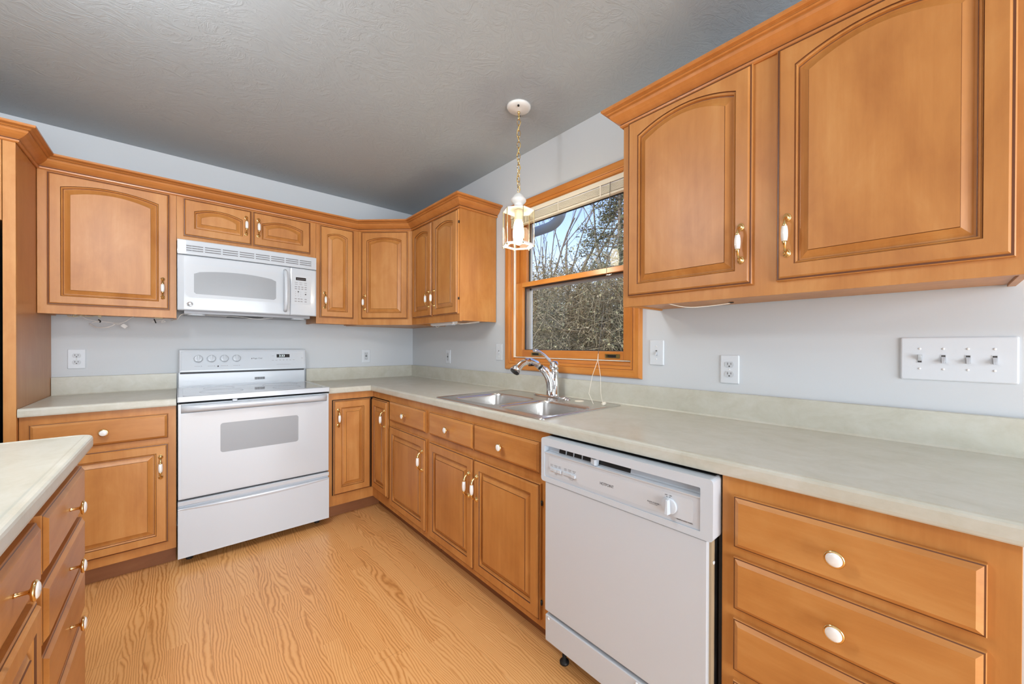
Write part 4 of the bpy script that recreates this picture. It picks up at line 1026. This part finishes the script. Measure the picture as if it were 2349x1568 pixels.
mb = MB(); mb.tube(wire([(-1.778, yw, 1.362), (-1.774, yw-.004, 1.350), (-1.770, yw, 1.338)]), .003, 6); mb.build('twist_tie', BLACK, t)
mb = MB(); mb.box(-1.775, -1.74, yw-.01, yw+.02, 1.366, 1.3745); mb.build('staple_strip', WIREY, t)
mb = MB(); mb.tube(wire([(-.290, -2.700, 1.371), (-.262, -2.715, 1.366), (-.235, -2.745, 1.357), (-.200, -2.775, 1.356), (-.150, -2.815, 1.362), (-.100, -2.860, 1.371), (-.0925, -2.865, 1.378)]), .0017, 6)
tag(mb.build('wire', CREAMCORD), 'cream wire looping out of a hole under the right wall cabinet', 'wire')
t = thing('under_cabinet_light', 'slim white light bar under the cabinet left of the window', 'lamp', (0, 0, 0))
mb = MB(); mb.box(-.275, -.235, -1.16, -.85, 1.352, 1.3755); mb.build('housing', WIREW, t, .003)
mb = MB(); mb.box(-.270, -.240, -1.14, -.87, 1.348, 1.3525); mb.build('diffuser', WHITE2, t, .001)
mb = MB(); mb.tube(wire([(-.25, -1.16, 1.364), (-.22, -1.20, 1.356), (-.17, -1.235, 1.358), (-.13, -1.27, 1.366)]), .0018, 6); mb.tube(wire([(-.26, -1.16, 1.36), (-.25, -1.22, 1.350), (-.20, -1.26, 1.360), (-.12, -1.28, 1.372)]), .0018, 6)
mb.tube(wire([(-.262, -.90, 1.350), (-.262, -.93, 1.338), (-.262, -.96, 1.348)]), .0016, 6); mb.build('wire', CREAMCORD, t)

# ------------------------------------------------------------------ outside
BARK = wood('grey_bark', (.11, .09, .07), (.20, .165, .13), (.30, .26, .20), 'Z', rough=.9, scale=.4)
BARKL = wood('pale_bark', (.22, .20, .17), (.32, .30, .26), (.42, .40, .36), 'Z', rough=.9, scale=.4)
NEEDLE = plain('evergreen_needles', (.10, .13, .07), .8)
NEEDLE2 = plain('dusty_evergreen', (.19, .20, .12), .8)
TWIG = plain('dry_twigs', (.36, .31, .20), .9)
LEAF = plain('dead_leaves', (.36, .34, .19), .9)
def ground_mat():
    m, t, b = newmat('winter_ground'); L = t.links.new
    tc = N(t, 'ShaderNodeTexCoord'); n = N(t, 'ShaderNodeTexNoise', i_Scale=.6, i_Detail=6.0); L(tc.outputs['Object'], n.inputs[0])
    rp = ramp(t, [(.35, (.10, .08, .05)), (.55, (.2, .16, .1)), (.60, (.7, .72, .75)), (.8, (.75, .77, .8))]); L(n.outputs[0], rp.inputs[0]); L(rp.outputs[0], b.inputs['Base Color']); b.inputs['Roughness'].default_value = .9
    return m
GZ = -.6
mb = MB(); mb.box(.6, 60, -40, 70, GZ-.1, GZ); g = mb.build('ground', ground_mat()); g['kind'] = 'structure'
rnd = random.Random(11)
def tree(label, x, y, h, r0, mat, seed, lean=(0, 0), depth=5, spread=.55, first=.35, name='bare_tree', twig=.5, split=3):
    rr = random.Random(seed); t = thing(name, label, 'tree', (x, y, GZ), 0, 'trees outside the window')
    mb = MB(); fine = MB()
    def grow(p, d, L, r, dep, M):
        n = 4; pts = [p]; rad = [r]
        dd = d.copy()
        for k in range(n):
            dd = (dd+Vector((rr.uniform(-.13, .13), rr.uniform(-.13, .13), rr.uniform(-.04, .10)))).normalized()
            pts.append(pts[-1]+dd*L/n); rad.append(r*(1-.42*(k+1)/n))
        M.tube(pts, rad, 6 if r > .02 else 3, 0, cap=False)
        if dep == 0: return
        kids = split if dep > 1 else split+1
        for k in range(kids):
            i = rr.choice((2, 3, 4)) if dep < depth else rr.choice((2, 3, 4, 4))
            a = rr.uniform(0, 2*pi); s_ = rr.uniform(.35, 1)*spread
            nd = (dd+Vector((cos(a)*s_, sin(a)*s_, rr.uniform(-.15, .25)))).normalized()
            grow(pts[i], nd, L*rr.uniform(.62, .85), rad[i]*rr.uniform(.45, .68), dep-1, mb if dep > 3 else fine)
    d0 = Vector((lean[0], lean[1], 1)).normalized()
    grow(Vector((0, 0, 0)), d0, h*first, r0, depth, mb)
    mb.build('trunk', mat, t); 
    if fine.v: fine.build('branches', mat, t)
    return t
def at(px, dist, z=0):
    """where the sight line through a picture column meets a given distance outside"""
    v = fw+rt*((px-W/2-DX)/F); v.z = 0; v.normalize(); p = CAM+v*dist
    return p.x, p.y
sp_ = [(1215, 13, 12, .20, BARK, 3, (.0, .0), 'thick dark bare tree trunk at the left of the window view'),
       (1262, 16, 14, .13, BARK, 5, (.16, .05), 'slender leaning bare tree behind the hanging lantern'),
       (1290, 15, 15, .12, BARK, 8, (.14, -.10), 'leaning bare tree crossing the middle of the window sky'),
       (1325, 18, 15, .13, BARK, 21, (.22, -.16), 'bare tree with fine twigs right of the middle of the view'),
       (1374, 12, 6.0, .085, BARKL, 31, (0, 0), 'pale thin straight tree trunk in the lower pane'),
       (1240, 22, 13, .12, BARK, 44, (.05, -.1), 'distant bare tree low against the sky')]
for px, ds, h_, r_0, mt, sd, ln, lb in sp_:
    x, y = at(px, ds); tree(lb, x, y, h_, r_0, mt, sd, ln, depth=5 if r_0 > .09 else 4)
def evergreen(label, x, y, h, rad, seed, mat, z0=.8, n=5200):
    rr = random.Random(seed); t = thing('evergreen_tree', label, 'tree', (x, y, GZ), 0, 'trees outside the window')
    mb = MB(); mb.tube([(0, 0, 0), (.05, 0, h*.5), (0, .05, h)], [.14, .09, .02], 8); 
    tips = []
    for k in range(90):
        z_ = z0+(h-z0)*(k/90)**1.1; a = rr.uniform(0, 2*pi); L_ = rad*(1-(z_/h)**1.6)*rr.uniform(.6, 1.1)+.15
        e = Vector((cos(a)*L_, sin(a)*L_, z_+L_*rr.uniform(-.15, .35))); mb.tube([(0, 0, z_), e*.5+Vector((0, 0, z_*.5)), e], [.03, .018, .006], 4, cap=False); tips.append((Vector((0, 0, z_)), e))
    mb.build('trunk', BARK, t)
    fo = MB()
    for k in range(n):
        a, b = rr.choice(tips); u = rr.uniform(.25, 1.05); p = a.lerp(b, u)+Vector((rr.gauss(0, .13), rr.gauss(0, .13), rr.gauss(0, .11)))
        d = Vector((rr.gauss(0, 1), rr.gauss(0, 1), rr.gauss(.1, .6))).normalized(); s = d.cross(Vector((rr.gauss(0, 1), rr.gauss(0, 1), rr.gauss(0, 1)))).normalized()
        l, w_ = rr.uniform(.05, .13), rr.uniform(.010, .028)
        fo.add([p-s*w_, p+s*w_, p+d*l+s*w_*.4, p+d*l-s*w_*.4], [(0, 1, 2, 3)])
    fo.build('foliage', mat, t); return t
x, y = at(1420, 14); evergreen('tall dusty evergreen at the right side of the window view', x, y, 10.5, 2.2, 3, NEEDLE2, n=18000)
x, y = at(1475, 13); evergreen('evergreen mostly hidden behind the right wall cabinet', x, y, 9.0, 1.9, 13, NEEDLE, n=4000)
x, y = at(1238, 19); evergreen('low evergreen at the lower left of the window view', x, y, 4.6, 1.7, 5, NEEDLE)
x, y = at(1345, 22); evergreen('rounded distant evergreen in the middle of the view', x, y, 5.6, 2.2, 9, NEEDLE2)
# tangled brush along the back of the yard: one uncountable mass
rr = random.Random(77); tw = MB(); tl = MB()
for k in range(15000):
    px = rr.uniform(1150, 1560); ds = rr.uniform(9.5, 19); x, y = at(px, ds)
    z_ = GZ+rr.uniform(0, 3.6)**1.0+abs(rr.gauss(0, .35))
    if z_ > 3.5: continue
    d = Vector((rr.gauss(0, .6), rr.gauss(0, .6), rr.gauss(.35, .55))).normalized(); L_ = rr.uniform(.25, 1.0); p = Vector((x, y, z_))
    b2 = d.cross(Vector((rr.gauss(0, 1), rr.gauss(0, 1), rr.gauss(0, 1)))).normalized()
    tw.tube([p, p+d*L_*.5+b2*.05, p+d*L_], [.010, .007, .003], 3, 0, cap=False)
    for q in range(3):
        pp = p+d*L_*rr.uniform(.2, 1)+b2*rr.gauss(0, .06); s = Vector((rr.gauss(0, 1), rr.gauss(0, 1), rr.gauss(0, 1))).normalized(); w_ = rr.uniform(.02, .075)
        e = s.cross(d).normalized(); tl.add([pp, pp+s*w_, pp+s*w_+e*w_*.6, pp+e*w_*.6], [(0, 1, 2, 3)], rr.choice((0, 0, 1, 2)))
bt = thing('brush_thicket', 'tangled grey-brown winter brush filling the lower window view', 'brush', (0, 0, 0)); bt['kind'] = 'stuff'
o = tw.build('twigs', TWIG, bt); o['kind'] = 'stuff'
o = tl.build('dry_leaves', [LEAF, NEEDLE2, TWIG], bt); o['kind'] = 'stuff'
# hillside rising behind the brush
mb = MB(); hx, hy = at(1330, 24); pts = []
vx = Vector((cos(YAW+.15), -sin(YAW+.15), 0)); 
prof = [(-26, 1), (-20, 3.0), (-12, 3.6), (-5, 3.4), (2, 3.8), (9, 3.5), (16, 3.9), (26, 2.2)]
rg = []
for dd, hm in ((0, .0), (2.5, .8), (6, 1.0), (12, .9)):
    f_ = Vector((sin(YAW+.15), cos(YAW+.15), 0))
    rg.append([(hx+vx.x*a+f_.x*dd, hy+vx.y*a+f_.y*dd, GZ+.02+b*hm) for a, b in prof])
mb.loft(rg, 0, True, closed=False); g = mb.build('ground_bank', plain('wooded_bank', (.20, .18, .11), .95)); g['kind'] = 'structure'
# downspout elbow outside the upper pane
mb = MB(); mb.tube(wire([(.50, -1.00, 2.135), (.50, -1.25, 2.138), (.50, -1.36, 2.146), (.50, -1.425, 2.175), (.50, -1.455, 2.215), (.50, -1.460, 2.26), (.50, -1.46, 2.62), ]), .038, 12)
mb.tube([(.50, -1.00, 2.135), (.20, -.98, 2.135), (.15, -.98, 2.0), (.15, -.98, GZ+.03)], .038, 12)
tag(mb.build('downspout', GREYMET), 'grey downspout elbow outside the upper left of the window', 'pipe')
